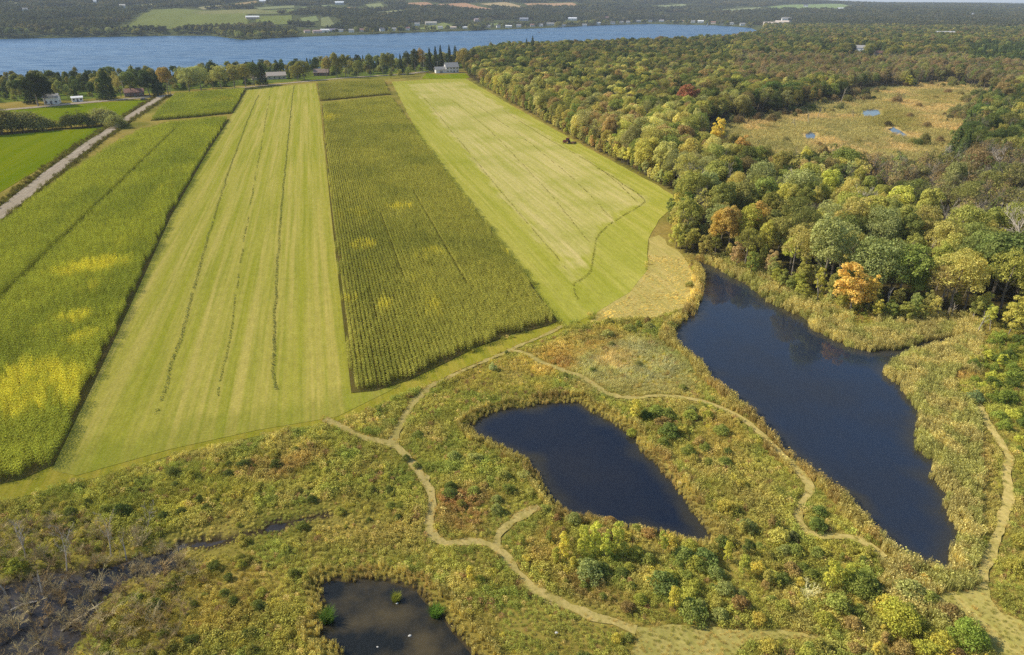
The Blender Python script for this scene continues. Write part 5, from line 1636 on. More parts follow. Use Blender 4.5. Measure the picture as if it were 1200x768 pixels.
for a in [
    (660, 655, 'sapling', 40, 'yellow', (196, 188, 44), .9), (652, 660, 'sapling', 26, 'lime', (150, 152, 44), 1.0), (684, 650, 'sapling', 46, 'lime', (168, 174, 52), .8), (697, 648, 'sapling', 50, 'lime', (176, 182, 56), .8), (708, 655, 'sapling', 44, 'lime', (164, 172, 50), .8), (722, 645, 'sapling', 46, 'lime', (158, 166, 60), .85), (672, 668, 'sapling', 22, 'yellow', (176, 170, 48), 1.0), (730, 655, 'sapling', 28, 'green', (112, 122, 52), 1.0),
    (690, 675, 'shrub', 32, 'grey green', (104, 118, 74), 1.25), (706, 672, 'shrub', 22, 'dark green', (74, 90, 48), 1.1), (745, 622, 'shrub', 14, 'green', (112, 122, 56), 1.1), (777, 650, 'sapling', 34, 'lime', (150, 156, 52), .9), (758, 660, 'shrub', 22, 'green', (104, 114, 52), 1.0), (800, 655, 'shrub', 26, 'green', (96, 112, 54), 1.25), (826, 660, 'shrub', 28, 'dark green', (84, 104, 56), 1.1), (838, 676, 'shrub', 22, 'grey green', (100, 116, 66), 1.1),
    (775, 690, 'shrub', 32, 'dark green', (82, 100, 52), 1.3), (790, 715, 'sapling', 36, 'yellow', (178, 172, 40), 1.0), (852, 660, 'sapling', 34, 'yellow', (176, 176, 50), .8), (870, 675, 'sapling', 36, 'lime', (150, 156, 50), .9), (810, 722, 'shrub', 32, 'green', (98, 112, 52), 1.3), (842, 725, 'shrub', 22, 'grey green', (110, 120, 70), 1.1), (866, 712, 'shrub', 22, 'russet', (122, 98, 60), 1.2), (750, 705, 'shrub', 18, 'lime', (140, 146, 46), 1.2), (735, 715, 'shrub', 16, 'russet', (112, 94, 58), 1.4), (890, 730, 'shrub', 22, 'yellow', (176, 160, 50), 1.0),
    (745, 492, 'sapling', 32, 'yellow', (190, 184, 60), 1.15), (757, 490, 'shrub', 18, 'dark green', (66, 84, 40), 1.1), (770, 488, 'shrub', 22, 'green', (96, 112, 44), 1.2), (783, 490, 'shrub', 20, 'green', (94, 108, 44), 1.2), (784, 512, 'shrub', 26, 'dark green', (80, 98, 44), 1.15), (776, 522, 'shrub', 16, 'green', (98, 112, 48), 1.0), (808, 492, 'shrub', 20, 'green', (108, 120, 44), 1.2), (828, 490, 'shrub', 16, 'lime', (148, 150, 44), 1.2), (800, 508, 'shrub', 14, 'yellow', (166, 158, 48), 1.3), (740, 508, 'shrub', 14, 'lime', (140, 148, 44), 1.2),
    (960, 604, 'shrub', 18, 'dark green', (84, 104, 46), 1.1), (957, 620, 'shrub', 22, 'dark green', (80, 98, 42), 1.1), (913, 636, 'shrub', 26, 'pale yellow', (180, 176, 84), 1.1), (929, 634, 'shrub', 18, 'dark green', (72, 82, 54), 1.0), (956, 652, 'shrub', 18, 'green', (100, 114, 52), 1.1), (830, 545, 'shrub', 14, 'green', (104, 112, 50), 1.2), (868, 570, 'shrub', 14, 'yellow green', (138, 136, 48), 1.2),
    (972, 692, 'sapling', 44, 'lime', (166, 168, 42), .9), (990, 690, 'sapling', 40, 'lime', (156, 160, 44), .9), (1008, 695, 'shrub', 38, 'green', (98, 112, 46), 1.1), (1022, 694, 'shrub', 24, 'dark green', (66, 80, 42), 1.1), (947, 702, 'deadshrub', 30, 'silvery', (196, 192, 170), 1.2), (980, 714, 'shrub', 28, 'green', (110, 122, 52), 1.2), (965, 730, 'shrub', 22, 'lime', (150, 152, 44), 1.2), (1052, 735, 'shrub', 46, 'lime', (158, 160, 38), 1.0), (1038, 720, 'shrub', 32, 'yellow', (180, 170, 40), 1.0), (1066, 700, 'shrub', 28, 'grey green', (118, 126, 78), 1.4), (1085, 705, 'shrub', 22, 'green', (108, 120, 50), 1.2),
    (1100, 758, 'shrub', 30, 'yellow', (178, 172, 44), 1.2), (1084, 768, 'shrub', 26, 'lime', (156, 158, 40), 1.2), (1132, 752, 'shrub', 36, 'green', (100, 122, 36), 1.1), (1110, 722, 'shrub', 20, 'russet', (114, 96, 60), 1.4), (1120, 772, 'shrub', 20, 'russet', (112, 90, 60), 1.3), (1062, 672, 'shrub', 14, 'russet', (128, 106, 62), 1.5), (1084, 680, 'shrub', 12, 'straw', (180, 156, 84), 1.4),
    (1141, 470, 'shrub', 18, 'dark green', (86, 106, 78), 1.1), (552, 680, 'sapling', 24, 'yellow', (186, 176, 40), 1.1), (562, 682, 'shrub', 16, 'lime', (150, 152, 48), 1.1), (722, 752, 'shrub', 18, 'yellow', (180, 172, 48), .9), (736, 750, 'shrub', 14, 'green', (100, 110, 54), 1.0), (145, 603, 'shrub', 20, 'dark green', (58, 74, 38), 1.0), (193, 608, 'shrub', 14, 'dark green', (66, 80, 40), 1.2), (125, 600, 'shrub', 14, 'green', (100, 110, 46), 1.1),
    (20, 668, 'shrub', 18, 'lime', (128, 136, 40), 1.2), (286, 548, 'shrub', 15, 'dark green', (70, 82, 40), 1.3), (324, 548, 'shrub', 15, 'dark green', (66, 78, 38), 1.3), (268, 558, 'shrub', 12, 'dark green', (72, 84, 40), 1.3), (204, 556, 'shrub', 14, 'dark green', (78, 88, 40), 1.3), (226, 560, 'shrub', 14, 'lime', (136, 136, 40), 1.2), (366, 588, 'shrub', 13, 'dark green', (66, 80, 40), 1.1), (490, 512, 'shrub', 14, 'green', (96, 108, 48), 1.2), (476, 540, 'shrub', 13, 'dark green', (74, 88, 42), 1.0), (488, 548, 'shrub', 12, 'green', (98, 108, 50), 1.1),
    (532, 538, 'shrub', 18, 'grey green', (110, 122, 66), 1.3), (556, 540, 'shrub', 16, 'grey green', (122, 130, 76), 1.3), (578, 540, 'shrub', 14, 'lime', (140, 142, 56), 1.2), (590, 560, 'shrub', 16, 'green', (114, 120, 58), 1.3), (614, 560, 'shrub', 15, 'grey green', (126, 132, 80), 1.2), (622, 580, 'shrub', 14, 'green', (120, 124, 60), 1.2), (640, 600, 'shrub', 16, 'green', (112, 122, 58), 1.2), (652, 610, 'shrub', 12, 'russet', (124, 94, 60), 1.2), (715, 612, 'shrub', 14, 'russet', (130, 106, 66), 1.6), (760, 628, 'shrub', 14, 'russet', (136, 108, 64), 1.6),
    (712, 395, 'shrub', 13, 'grey green', (118, 124, 74), 1.4), (738, 388, 'shrub', 13, 'green', (106, 114, 54), 1.5), (760, 386, 'shrub', 14, 'grey green', (112, 118, 66), 1.4), (786, 384, 'shrub', 12, 'green', (106, 114, 58), 1.4), (716, 405, 'shrub', 8, 'dark green', (96, 102, 58), 1.4), (748, 428, 'shrub', 9, 'grey green', (104, 108, 68), 1.3), (800, 456, 'shrub', 10, 'green', (104, 112, 58), 1.2), (808, 336, 'shrub', 9, 'green', (112, 114, 54), 1.4), (662, 442, 'shrub', 10, 'green', (104, 112, 52), 1.3), (694, 436, 'shrub', 9, 'dark green', (92, 104, 50), 1.3),
    (578, 434, 'shrub', 16, 'grey green', (128, 140, 104), .8), (594, 416, 'shrub', 9, 'dark green', (86, 96, 50), .9),
]:
    add_shrub(*a)

SPAL = {
    'mix': [('green', (104, 116, 50)), ('lime', (126, 132, 46)), ('olive', (120, 120, 54)), ('grey green', (108, 118, 70)), ('dark green', (84, 98, 46)), ('yellow', (144, 138, 46)), ('brownish', (122, 108, 66)), ('olive', (118, 114, 50)), ('green', (98, 112, 48))],
    'right': [('green', (104, 120, 38)), ('lime', (138, 146, 38)), ('green', (94, 112, 36)), ('dark green', (76, 94, 36)), ('olive', (124, 124, 44))],
    'left': [('olive', (114, 114, 48)), ('lime', (124, 128, 44)), ('dark green', (84, 94, 42)), ('green', (100, 108, 44)), ('olive', (106, 108, 46)), ('dark green', (78, 90, 42)), ('yellow green', (130, 128, 50))],
    'dead': [('grey', (128, 120, 106)), ('grey', (112, 104, 90)), ('brown', (108, 94, 78))],
}
SREG = [
    ([(600, 625), (660, 600), (720, 618), (800, 636), (838, 640), (900, 606), (930, 640), (1030, 652), (1090, 680), (1098, 715), (1140, 745), (1160, 800), (880, 820), (868, 745), (872, 734), (740, 730), (690, 714), (640, 690), (610, 660)], 1.9, 'mix', (0.55, 1.75), ['shrub'] * 5 + ['sapling']),
    ([(1152, 400), (1215, 392), (1290, 700), (1200, 722), (1168, 700), (1180, 640), (1198, 560), (1165, 488), (1135, 440)], 2.1, 'right', (.8, 2.1), ['shrub'] * 6 + ['sapling']),
    ([(735, 470), (800, 474), (840, 490), (870, 540), (905, 600), (845, 620), (820, 590), (780, 545), (750, 505)], 3.2, 'mix', (.9, 1.9), ['shrub']),
    ([(-60, 606), (150, 575), (300, 535), (400, 522), (480, 560), (490, 610), (380, 622), (280, 645), (120, 655), (-60, 670)], 2.1, 'left', (.4, 1.15), ['shrub']),
    ([(105, 730), (220, 664), (360, 640), (368, 790), (360, 840), (80, 840)], 2.1, 'left', (.4, 1.2), ['shrub']),
    ([(500, 540), (560, 518), (620, 560), (640, 602), (590, 608), (520, 620)], 3.0, 'mix', (.8, 1.6), ['shrub']),
    ([(-60, 620), (90, 610), (190, 640), (250, 680), (210, 760), (100, 840), (-60, 840)], 1.55, 'dead', (1.0, 2.6), ['deadshrub']),
    ([(600, 760), (735, 740), (735, 840), (560, 840)], 3.4, 'left', (.7, 1.3), ['shrub']),
    ([(690, 380), (790, 376), (790, 400), (740, 405), (690, 404)], 3.2, 'mix', (.8, 1.5), ['shrub']),
]
water_w = [W['POND_MID'], W['POND_BIG'], W['POND_LOW']]
hand_s = np.array([(t[0], t[1]) for t in SHR])


def off_paths(x, y, m):
    ok = np.ones(len(x), bool)
    for (nm, lb, pp, hw), ln in zip(PATHS, W_PATHS):
        ok &= edge_dist(ln[::2], x, y, False) > hw * .74 + m
    ok &= (sdist(W['CLEARING'], x, y) > m) & (sdist(W['JUNCTION'], x, y) > m)
    return ok


for i, (pp, st, pal, hs, kinds) in enumerate(SREG):
    wp = wpoly(pp); x0, y0 = wp.min(0); x1, y1 = wp.max(0)
    x, y = jgrid(x0, x1, y0, y1, st, .48, 200 + i)
    ok = inside(wp, x, y) & in_view(x, y, 0, 160)
    for w_ in water_w:
        ok &= sdist(w_, x, y) > 1.2
    if pal != 'dead' or i > 90:
        ok &= sdist(W['CREEK'], x, y) > 1.0
    ok &= off_paths(x, y, 1.0)
    x, y = x[ok], y[ok]
    d2 = np.min((x[:, None] - hand_s[None, :, 0]) ** 2 + (y[:, None] - hand_s[None, :, 1]) ** 2, 1)
    ok = (d2 > 1.5 ** 2) & (RNG.uniform(0, 1, len(x)) < .95 if pal == 'dead' else RNG.uniform(0, 1, len(x)) < smooth(.3, .62, fbm(x / 7, y / 7, 350 + i)) * (1.15 if pal == 'left' else .8) + (.05 if pal == 'left' else .3))
    x, y = x[ok], y[ok]
    px, py = proj(x, y, 0)
    q = fbm(x / 9, y / 9, 300 + i)
    for j in range(len(x)):
        P_ = SPAL[pal]; nm, c = P_[int((q[j] * 2 + RNG.normal(0, .25)) * len(P_)) % len(P_)]
        k = kinds[int(RNG.integers(len(kinds)))]
        h = RNG.uniform(*hs) * (1.35 if k == 'sapling' else 1)
        SHR.append([x[j], y[j], k, h, RNG.uniform(.85, 1.3), nm, np.array(lin(*c, 2.2)) * np.array([1.06, 1, .9]) * RNG.uniform(.85, 1.15), px[j], py[j], False])

KW.update({'bigshrub': 'large rounded', 'shrub': 'rounded', 'sapling': 'upright', 'deadshrub': 'leafless twiggy'})


def shrub_zone(t):
    px, py = t[7], t[8]
    if px > 1128 and py < 700: return 'beside the path in right edge scrub'
    if py < 415: return 'between corn and large pond'
    if px < 260 and py > 600 and t[2] == 'deadshrub': return 'in the swampy creek'
    if px < 500 and py < 640: return 'in the rough meadow below hay'
    if px < 372: return 'left of the murky pond'
    if px < 650 and py < 622: return 'left of the middle pond'
    if px < 600: return 'right of the murky pond'
    if py < 600: return 'on the strip between two ponds'
    if py > 735 and px < 745: return 'below the curving path'
    if px < 735: return 'inside the bend of the path'
    if px < 815: return 'below the middle pond tip' if py < 690 else 'just above the mown clearing'
    if px < 905: return 'right of the middle pond tip' if py < 690 else 'at the clearing right end'
    if px < 1000: return 'by the hooked path end' if py < 668 else 'below the hooked path end'
    return 'at the large pond foot' if py < 700 else 'left of the path junction'


scand = [t for t in SHR if -8 < t[7] < 1208 and t[8] < 800]
scand.sort(key=lambda t: (-1 if t[9] else 0, -size_px(t) * t[4]))
sind = scand[:290]
ids = set(id(t) for t in sind)
srest = [t for t in SHR if id(t) not in ids]
lab = name_list(sind, shrub_zone, 'shrub')
for t in sind:
    dead = t[2] == 'deadshrub'
    zz = float(terrain_np(np.array([t[0]]), np.array([t[1]]))[0])
    place_plant('dead_shrub' if dead else ('sapling' if t[2] == 'sapling' else 'shrub'), t, lab[id(t)], 'shrub', 'shrubs ' + shrub_zone(t), 'foliage', 'branches' if dead else 'stem', max(zz, -.5))
stuff_plants('shrubbery', srest, 'further low shrubs spread through the rough meadow', 'shrubs')

# ------------------------------------------------------------------ rough meadow: weeds, grass, reeds
low_kinds = [mk_low('weed') for _ in range(3)] + [mk_low('grass') for _ in range(3)] + [mk_low('reed') for _ in range(3)]
MZ = [  # patches of the meadow: cx, cy, rx, ry, slope, weight, colour
    (740, 430, 95, 42, .1, .92, (148, 148, 120)), (690, 400, 70, 18, -.3, .7, (152, 132, 66)), (640, 425, 50, 22, -.2, .6, (164, 140, 62)), (660, 425, 22, 10, 0, .6, (132, 92, 52)), (720, 420, 30, 16, 0, .5, (176, 150, 96)),
    (100, 610, 160, 40, -.1, .6, (116, 120, 46)), (240, 585, 90, 28, -.1, .55, (142, 138, 44)), (330, 545, 70, 22, -.2, .55, (150, 120, 74)), (400, 560, 60, 20, -.1, .4, (128, 124, 48)), (430, 625, 110, 45, 0, .55, (150, 134, 74)),
    (540, 600, 42, 30, 0, .6, (134, 98, 60)), (530, 585, 26, 10, 0, .7, (176, 130, 82)), (560, 585, 40, 14, 0, .5, (136, 104, 68)), (650, 745, 90, 40, 0, .6, (116, 120, 48)), (560, 740, 40, 50, .8, .5, (150, 136, 72)), (690, 690, 60, 20, .3, .6, (124, 92, 60)),
    (640, 640, 35, 30, 0, .5, (140, 108, 66)), (560, 430, 60, 25, -.4, .5, (152, 138, 58)), (600, 455, 60, 14, 0, .4, (156, 138, 66)), (270, 700, 80, 60, 0, .5, (150, 128, 58)), (200, 740, 60, 40, 0, .4, (146, 122, 56)), (340, 740, 30, 60, 0, .5, (138, 132, 52)),
    (1110, 430, 60, 22, .1, .7, (176, 142, 84)), (1135, 545, 34, 70, 0, .6, (146, 116, 74)), (1110, 400, 80, 10, 0, .6, (176, 150, 86)), (1190, 440, 50, 60, 0, .6, (112, 122, 40)), (1090, 470, 26, 40, 0, .4, (150, 140, 70)),
    (870, 560, 60, 60, .8, .45, (152, 138, 82)), (840, 520, 40, 24, .7, .5, (148, 132, 64)), (850, 500, 40, 14, .5, .5, (168, 146, 66)), (980, 650, 60, 20, 0, .5, (146, 140, 54)), (720, 545, 30, 40, .9, .4, (150, 112, 66)),
]


def meadow_tint(x, y, px, py):
    n = len(x)
    a, b, c = (np.array(lin(*v)) for v in ((134, 136, 58), (150, 143, 78), (114, 128, 54)))
    q = fbm(x / 8, y / 8, 401)[:, None]; q2 = fbm(x / 3, y / 3, 402)[:, None]
    T = a + (b - a) * smooth(.42, .68, q) ; T = T + (c - T) * smooth(.5, .7, q2) * .8
    for cx, cy_, rx, ry, sl, wt, col in MZ:
        w = blobs(px, py, [(cx, cy_, rx, ry, sl, wt)]) * (.55 + .9 * vnoise(x / 2.2, y / 2.2, int(cx)))
        T = T + (np.array(lin(*col)) - T) * np.clip(w, 0, 1)[:, None]
    return T


def scatter_meadow(name, x, y, label, k_scale=1.0):
    px, py = proj(x, y, 0)
    T = meadow_tint(x, y, px, py)
    n = len(x)
    sb = sdist(W['POND_BIG'], x, y); sm = sdist(W['POND_MID'], x, y); sl = sdist(W['POND_LOW'], x, y)
    right = (px > 1030) | (py < 412) & (px > 826)
    wn_ = fbm(x / 4, y / 4, 410)
    reed = (right & (sb < 6 + 8 * wn_) & (px < 1150)) | (~right & (sb < 1.0 + 2.4 * wn_) & (px > 640)) | (sm < 1.2 + 1.5 * wn_) | (sl < 1.0 + 1.5 * wn_)
    rc = np.where(vnoise(x / 2.5, y / 2.5, 411)[:, None] > .5, np.array(lin(148, 140, 92)), np.array(lin(134, 134, 80)))
    rc2 = np.where(vnoise(x / 3.5, y / 3.5, 412)[:, None] > .6, np.array(lin(136, 120, 74)), np.array(lin(146, 136, 80)))
    T = np.where(reed[:, None], np.where((right)[:, None], rc, rc2), T)
    tan = inside(W['TAN_GRASS'], x, y)
    T = np.where(tan[:, None], np.array(lin(168, 154, 98)) * (0.85 + .4 * wn_[:, None]), T)
    silver = blobs(px, py, [(740, 430, 95, 42, .1, 1)]) > .4
    u = .55 * RNG.uniform(0, 1, n) + .9 * (fbm(x / 4.5, y / 4.5, 431) - .5) + .22     # stands of weeds, stands of grass
    pick = np.where(u < .58, RNG.integers(0, 3, n), RNG.integers(3, 6, n))
    pick = np.where(silver | tan, RNG.integers(3, 6, n), pick)
    pick = np.where(reed, RNG.integers(6, 9, n), pick)
    sc = RNG.uniform(.75, 1.35, n) * (0.22 + 0.95 * fbm(x / 6, y / 6, 420)) * k_scale
    sc = np.where(tan, sc * .42, sc); sc = np.where(reed, RNG.uniform(.45, .85, n) * (1 if k_scale < 1.2 else 1.2), sc)
    sc = np.where(reed & ((sm < 1.5) | (sl < 1.5)), sc * .55, sc)
    cd = sdist(W['CREEK'], x, y); sc = np.where(cd < 2.5, sc * .5, sc)
    # speckle: flower heads and dead stalks from clump to clump
    sp = RNG.uniform(0, 1, n)
    T = np.where((sp < .05)[:, None] & ~reed[:, None], np.array(lin(160, 146, 92)), T)
    T = np.where(((sp > .93) & (sp < .955))[:, None] & ~reed[:, None], np.array(lin(152, 146, 46)), T)
    T = np.where((sp > .975)[:, None] & ~reed[:, None], np.array(lin(130, 102, 74)), T)
    T = T * 2.0 * (0.66 + .76 * fbm(x / 2.6, y / 2.6, 432)[:, None]) * RNG.uniform(.8, 1.2, n)[:, None]
    z = terrain_np(x, y)
    return instancer(name, low_kinds, np.stack([x, y, z - .02], 1), RNG.uniform(0, 6.28, n), sc, pick, T, label, 'vegetation', RNG.normal(0, .08, (n, 2)))


def meadow_mask(x, y):
    px, py = proj(x, y, 0)
    ok = (px > -240) & (px < 1420) & (py < 900) & (py > 300)
    x_, y_ = x[ok], y[ok]
    k = np.ones(len(x_), bool)
    for nm, m in (('HAY_LEFT', .3), ('MARGIN', .2), ('CORN_MID', .5), ('CROP_LEFT', .5), ('HAY_RIGHT', .3)):
        k &= sdist(W[nm], x_, y_) > m + (3.2 * (fbm(x_ / 2.5, y_ / 2.5, 71) - .55) if nm in ('MARGIN', 'HAY_RIGHT') else 0)
    for nm in ('POND_MID', 'POND_BIG', 'POND_LOW', 'CREEK'):
        k &= sdist(W[nm], x_, y_) > -0.25
    k &= sdist(W['FOREST'], x_, y_) > -4
    k &= off_paths(x_, y_, .18)
    ok[np.where(ok)[0][~k]] = False
    return ok


mx, my = jgrid(-165, 165, 38, 130, .54, .48, 31)
ok = meadow_mask(mx, my)
scatter_meadow('meadow_vegetation', mx[ok], my[ok], 'rough autumn meadow of weeds and grass in the foreground')
mx, my = jgrid(-130, 230, 130, 240, .85, .48, 32)
ok = meadow_mask(mx, my)
scatter_meadow('meadow_vegetation', mx[ok], my[ok], 'rough grass and reeds around the head of the large pond', 1.25)
# short stubble on the paths and clearings
mx, my = jgrid(-130, 150, 46, 190, .55, .5, 35)
cl = (sdist(W['CLEARING'], mx, my) < .3) | (sdist(W['JUNCTION'], mx, my) < .3)
pd_ = np.full(len(mx), 1e9)
for (nm, lb, pp, hw), ln in zip(PATHS, W_PATHS):
    pd_ = np.minimum(pd_, edge_dist(ln[::2], mx, my, False) - hw * .74)
k = (cl & (RNG.uniform(0, 1, len(mx)) < .75)) | ((pd_ < .35) & (RNG.uniform(0, 1, len(mx)) < smooth(-.6, .3, pd_) * .9 + .12))
k &= in_view(mx, my, 0, 60)
mx, my = mx[k], my[k]; n = len(mx)
q = fbm(mx / 2, my / 2, 73)[:, None]
T = (np.array(lin(178, 156, 92)) + (np.array(lin(136, 138, 62)) - np.array(lin(178, 156, 92))) * smooth(.4, .65, q)) * 1.5 * RNG.uniform(.8, 1.2, n)[:, None]
instancer('mown_grass', low_kinds[3:6], np.stack([mx, my, np.full(n, .06)], 1), RNG.uniform(0, 6.28, n), RNG.uniform(.2, .42, n), RNG.integers(0, 3, n), T, 'short mown grass on the paths and clearings', 'grass')
# marsh
mx, my = jgrid(60, 420, 200, 700, 1.7, .48, 33)
ok = (sdist(MW, mx, my) < 6)
mx, my = mx[ok], my[ok]
px, py = proj(mx, my, 0)
for pp in ([(1011, 130), (1030, 128), (1031, 136), (1013, 137)], [(1041, 151), (1047, 149), (1064, 160), (1047, 157)], [(943, 157), (956, 156), (954, 163), (945, 163)]):
    k = sdist(wpoly(pp), mx, my) > 2.0; mx, my, px, py = mx[k], my[k], px[k], py[k]
n = len(mx)
a, b, c = (np.array(lin(*v)) for v in ((166, 148, 112), (146, 140, 98), (128, 126, 88)))
q = fbm(mx / 22, my / 30, 501)[:, None]; q2 = fbm(mx / 9, my / 12, 502)[:, None]
T = a + (b - a) * smooth(.4, .6, q); T = T + (c - T) * smooth(.52, .68, q2) * .8
w = blobs(px, py, [(1045, 140, 50, 16, .1, .8), (1100, 115, 40, 10, 0, .5)])[:, None]
T = T + (np.array(lin(126, 122, 66)) - T) * w
T *= 1.9 * RNG.uniform(.8, 1.2, n)[:, None]
instancer('marsh_vegetation', low_kinds, np.stack([mx, my, np.zeros(n)], 1), RNG.uniform(0, 6.28, n), RNG.uniform(1.3, 2.1, n) * np.array([[1, 1, .6]]).repeat(n, 0).T[0], np.where(RNG.uniform(0, 1, n) < .3, RNG.integers(0, 3, n), RNG.integers(3, 6, n)), T, 'golden marsh grasses in the clearing of the wood', 'vegetation')
# weeds along the road verge and the crop foot
vx = []; vt = []
for ln, off, wd in ((verge, -4.5, .6), (verge, 4.0, .35)):
    Tn = np.gradient(ln, axis=0); Tn /= np.linalg.norm(Tn, axis=1)[:, None]; Nn = np.stack([Tn[:, 1], -Tn[:, 0]], 1)
    for k in range(5):
        for f_ in np.linspace(0, 1, 2, endpoint=False):
            base = ln[:-1] + (ln[1:] - ln[:-1]) * f_
            vx.append(base + Nn[:-1] * (off + RNG.normal(0, wd, len(base)))[:, None] + RNG.normal(0, .8, base.shape))
vx = np.concatenate(vx); n = len(vx)
vc = np.where(RNG.uniform(0, 1, n)[:, None] < .4, np.array(lin(92, 84, 44)), np.array(lin(112, 112, 44))) * 1.3
instancer('verge_vegetation', low_kinds, np.stack([vx[:, 0], vx[:, 1], np.full(n, .1)], 1), RNG.uniform(0, 6.28, n), RNG.uniform(.8, 1.6, n), RNG.integers(0, 6, n), vc, 'rank weeds along the verge of the country road', 'vegetation')

# ------------------------------------------------------------------ buildings


def paint(name, c, rgh=0.7):
    return rough_mat(name, tuple(v * .92 for v in c), c, 0.6, rgh)


M_GLASS = rough_mat('window_glass', (.02, .025, .03), (.04, .05, .06), .5, .1)
M_DARK = rough_mat('dark_metal', (.02, .02, .022), (.04, .04, .045), 2, .5)
M_WHITE = paint('white_paint', WHT)
M_RUBBER = rough_mat('rubber', (.015, .015, .015), (.03, .03, .03), 3, .9)
_pm = {}


def pm(c):
    k = tuple(round(v, 3) for v in c)
    if k not in _pm:
        _pm[k] = paint('painted_siding', c)
    return _pm[k]


def gable(mb, w, d, z, rise, ox=0, oy=0, over=.45, t=.22):
    """two roof slabs over a box w x d (ridge along x)"""
    for s in (-1, 1):
        e = d / 2 + over; zz = z - over * rise / (d / 2)
        a = [(ox - w / 2 - over, oy + s * e, zz), (ox + w / 2 + over, oy + s * e, zz), (ox + w / 2 + over, oy, z + rise), (ox - w / 2 - over, oy, z + rise)]
        b = [(x, y, q + t) for x, y, q in a]
        n = len(mb.v); mb.v += a + b
        for q in ((0, 1, 2, 3), (7, 6, 5, 4), (0, 4, 5, 1), (1, 5, 6, 2), (2, 6, 7, 3), (3, 7, 4, 0)):
            mb.f.append(tuple(n + i for i in q))


def wall_box(mb, w, d, h, rise, ox=0, oy=0):
    n = len(mb.v)
    for x in (-w / 2, w / 2):
        mb.v += [(ox + x, oy - d / 2, -.4), (ox + x, oy + d / 2, -.4), (ox + x, oy + d / 2, h), (ox + x, oy, h + rise - .02), (ox + x, oy - d / 2, h)]
    mb.f += [tuple(n + i for i in (0, 4, 3, 2, 1)), tuple(n + 5 + i for i in (0, 1, 2, 3, 4)), (n, n + 5, n + 9, n + 4), (n + 1, n + 2, n + 7, n + 6), (n + 4, n + 9, n + 8, n + 3), (n + 2, n + 3, n + 8, n + 7)]


def house(h, pos):
    bx, by, wpx, d, ev, rise, turn, wc, rc, lb, nw, extra = h
    x, y, z, w = pos
    rz = -math.atan2(x, y) + turn
    z = float(terrain_np(np.array([x]), np.array([y]))[0])
    r = empty('house' if 'barn' not in lb and 'hall' not in lb and 'building' not in lb and 'boathouse' not in lb and 'shed' not in lb else ('barn' if 'barn' in lb else 'boathouse' if 'boathouse' in lb else 'building'), (x, y, max(z, -2.6)), rz)
    tag(r, lb, 'house' if 'house' in lb or 'cottage' in lb else 'building', 'buildings round the lake')
    m = MB(); wall_box(m, w, d, ev, rise); m.build('wall', pm(wc), r)
    m = MB(); gable(m, w, d, ev, rise); rf = m.build('roof', pm(rc), r)
    MB().box((w * .22, d * .15, ev + rise * .95), (.7, .7, 1.6)).build('chimney', pm(RED_R), rf)
    two = ev > 4.4
    for lv in ([1.5, 4.1] if two else [1.5]):
        for i in range(nw):
            xx = -w / 2 + w * (i + .5) / nw
            if lv == 1.5 and i == nw // 2:
                MB().box((xx, -d / 2 - .04, 1.05), (1.1, .1, 2.1)).build('door', pm(SLATE), r)
                continue
            wd = MB().box((xx, -d / 2 - .03, lv), (1.5, .1, 1.35)).build('window', M_WHITE, r)
            MB().box((xx, -d / 2 - .09, lv), (1.2, .06, 1.1)).build('pane', M_GLASS, wd)
    for s in (-1, 1):
        wd = MB().box((s * (w / 2 + .03), 0, 1.5), (.1, 1.5, 1.3)).build('window', M_WHITE, r)
        MB().box((s * (w / 2 + .09), 0, 1.5), (.06, 1.2, 1.05)).build('pane', M_GLASS, wd)
    if extra == 'wing':
        ww, wh = w * .8, ev * .62
        m = MB(); wall_box(m, ww, d * .7, wh, rise * .6, -w / 2 - ww / 2 - .05, -1.0); wg = m.build('wing', pm(wc), r)
        m = MB(); gable(m, ww, d * .7, wh, rise * .6, -w / 2 - ww / 2 - .55, -1.0); m.build('wing_roof', pm(rc), wg)
        MB().box((-w / 2 - ww / 2, -d * .35 - 1.05, 1.15), (2.6, .1, 2.1)).build('garage_door', pm(GRY), wg)
    return r


for h, p in zip(HOUSES, HP):
    house(h, p)


# ------------------------------------------------------------------ boats, docks
def motorboat(px, py, L, lb, rz=0.3, canopy=False):
    d = ray(px, py); t = (CAM_H + 3) / -d[2]
    r = empty('motorboat', (d[0] * t, d[1] * t, -3.0), rz); tag(r, lb, 'boat', 'boats on the lake')
    w = L * .34; m = MB()
    sec = [(-.5, 1.0), (-.1, 1.0), (.25, .75), (.5, .05)]
    n = 0
    for s, k in sec:
        m.v += [(s * L, -w / 2 * k, .9 + .25 * (s > .3)), (s * L, -w * .3 * k, -.3), (s * L, w * .3 * k, -.3), (s * L, w / 2 * k, .9 + .25 * (s > .3))]
    for i in range(3):
        for j in range(3):
            m.f.append((i * 4 + j, i * 4 + j + 1, i * 4 + j + 5, i * 4 + j + 4))
        m.f.append((i * 4 + 3, i * 4, i * 4 + 4, i * 4 + 7))
    m.f.append((0, 3, 2, 1))
    m.build('hull', M_WHITE, r)
    MB().box((-.02 * L, 0, 1.25), (L * .3, w * .7, .7)).build('cabin', M_GLASS if not canopy else pm(BEI), r)
    MB().box((-.05 * L, 0, 2.0), (L * .36, w * .8, .12)).build('canopy', M_WHITE, r)
    MB().box((-.55 * L, 0, .7), (.5, .5, 1.1)).build('outboard_motor', M_DARK, r)


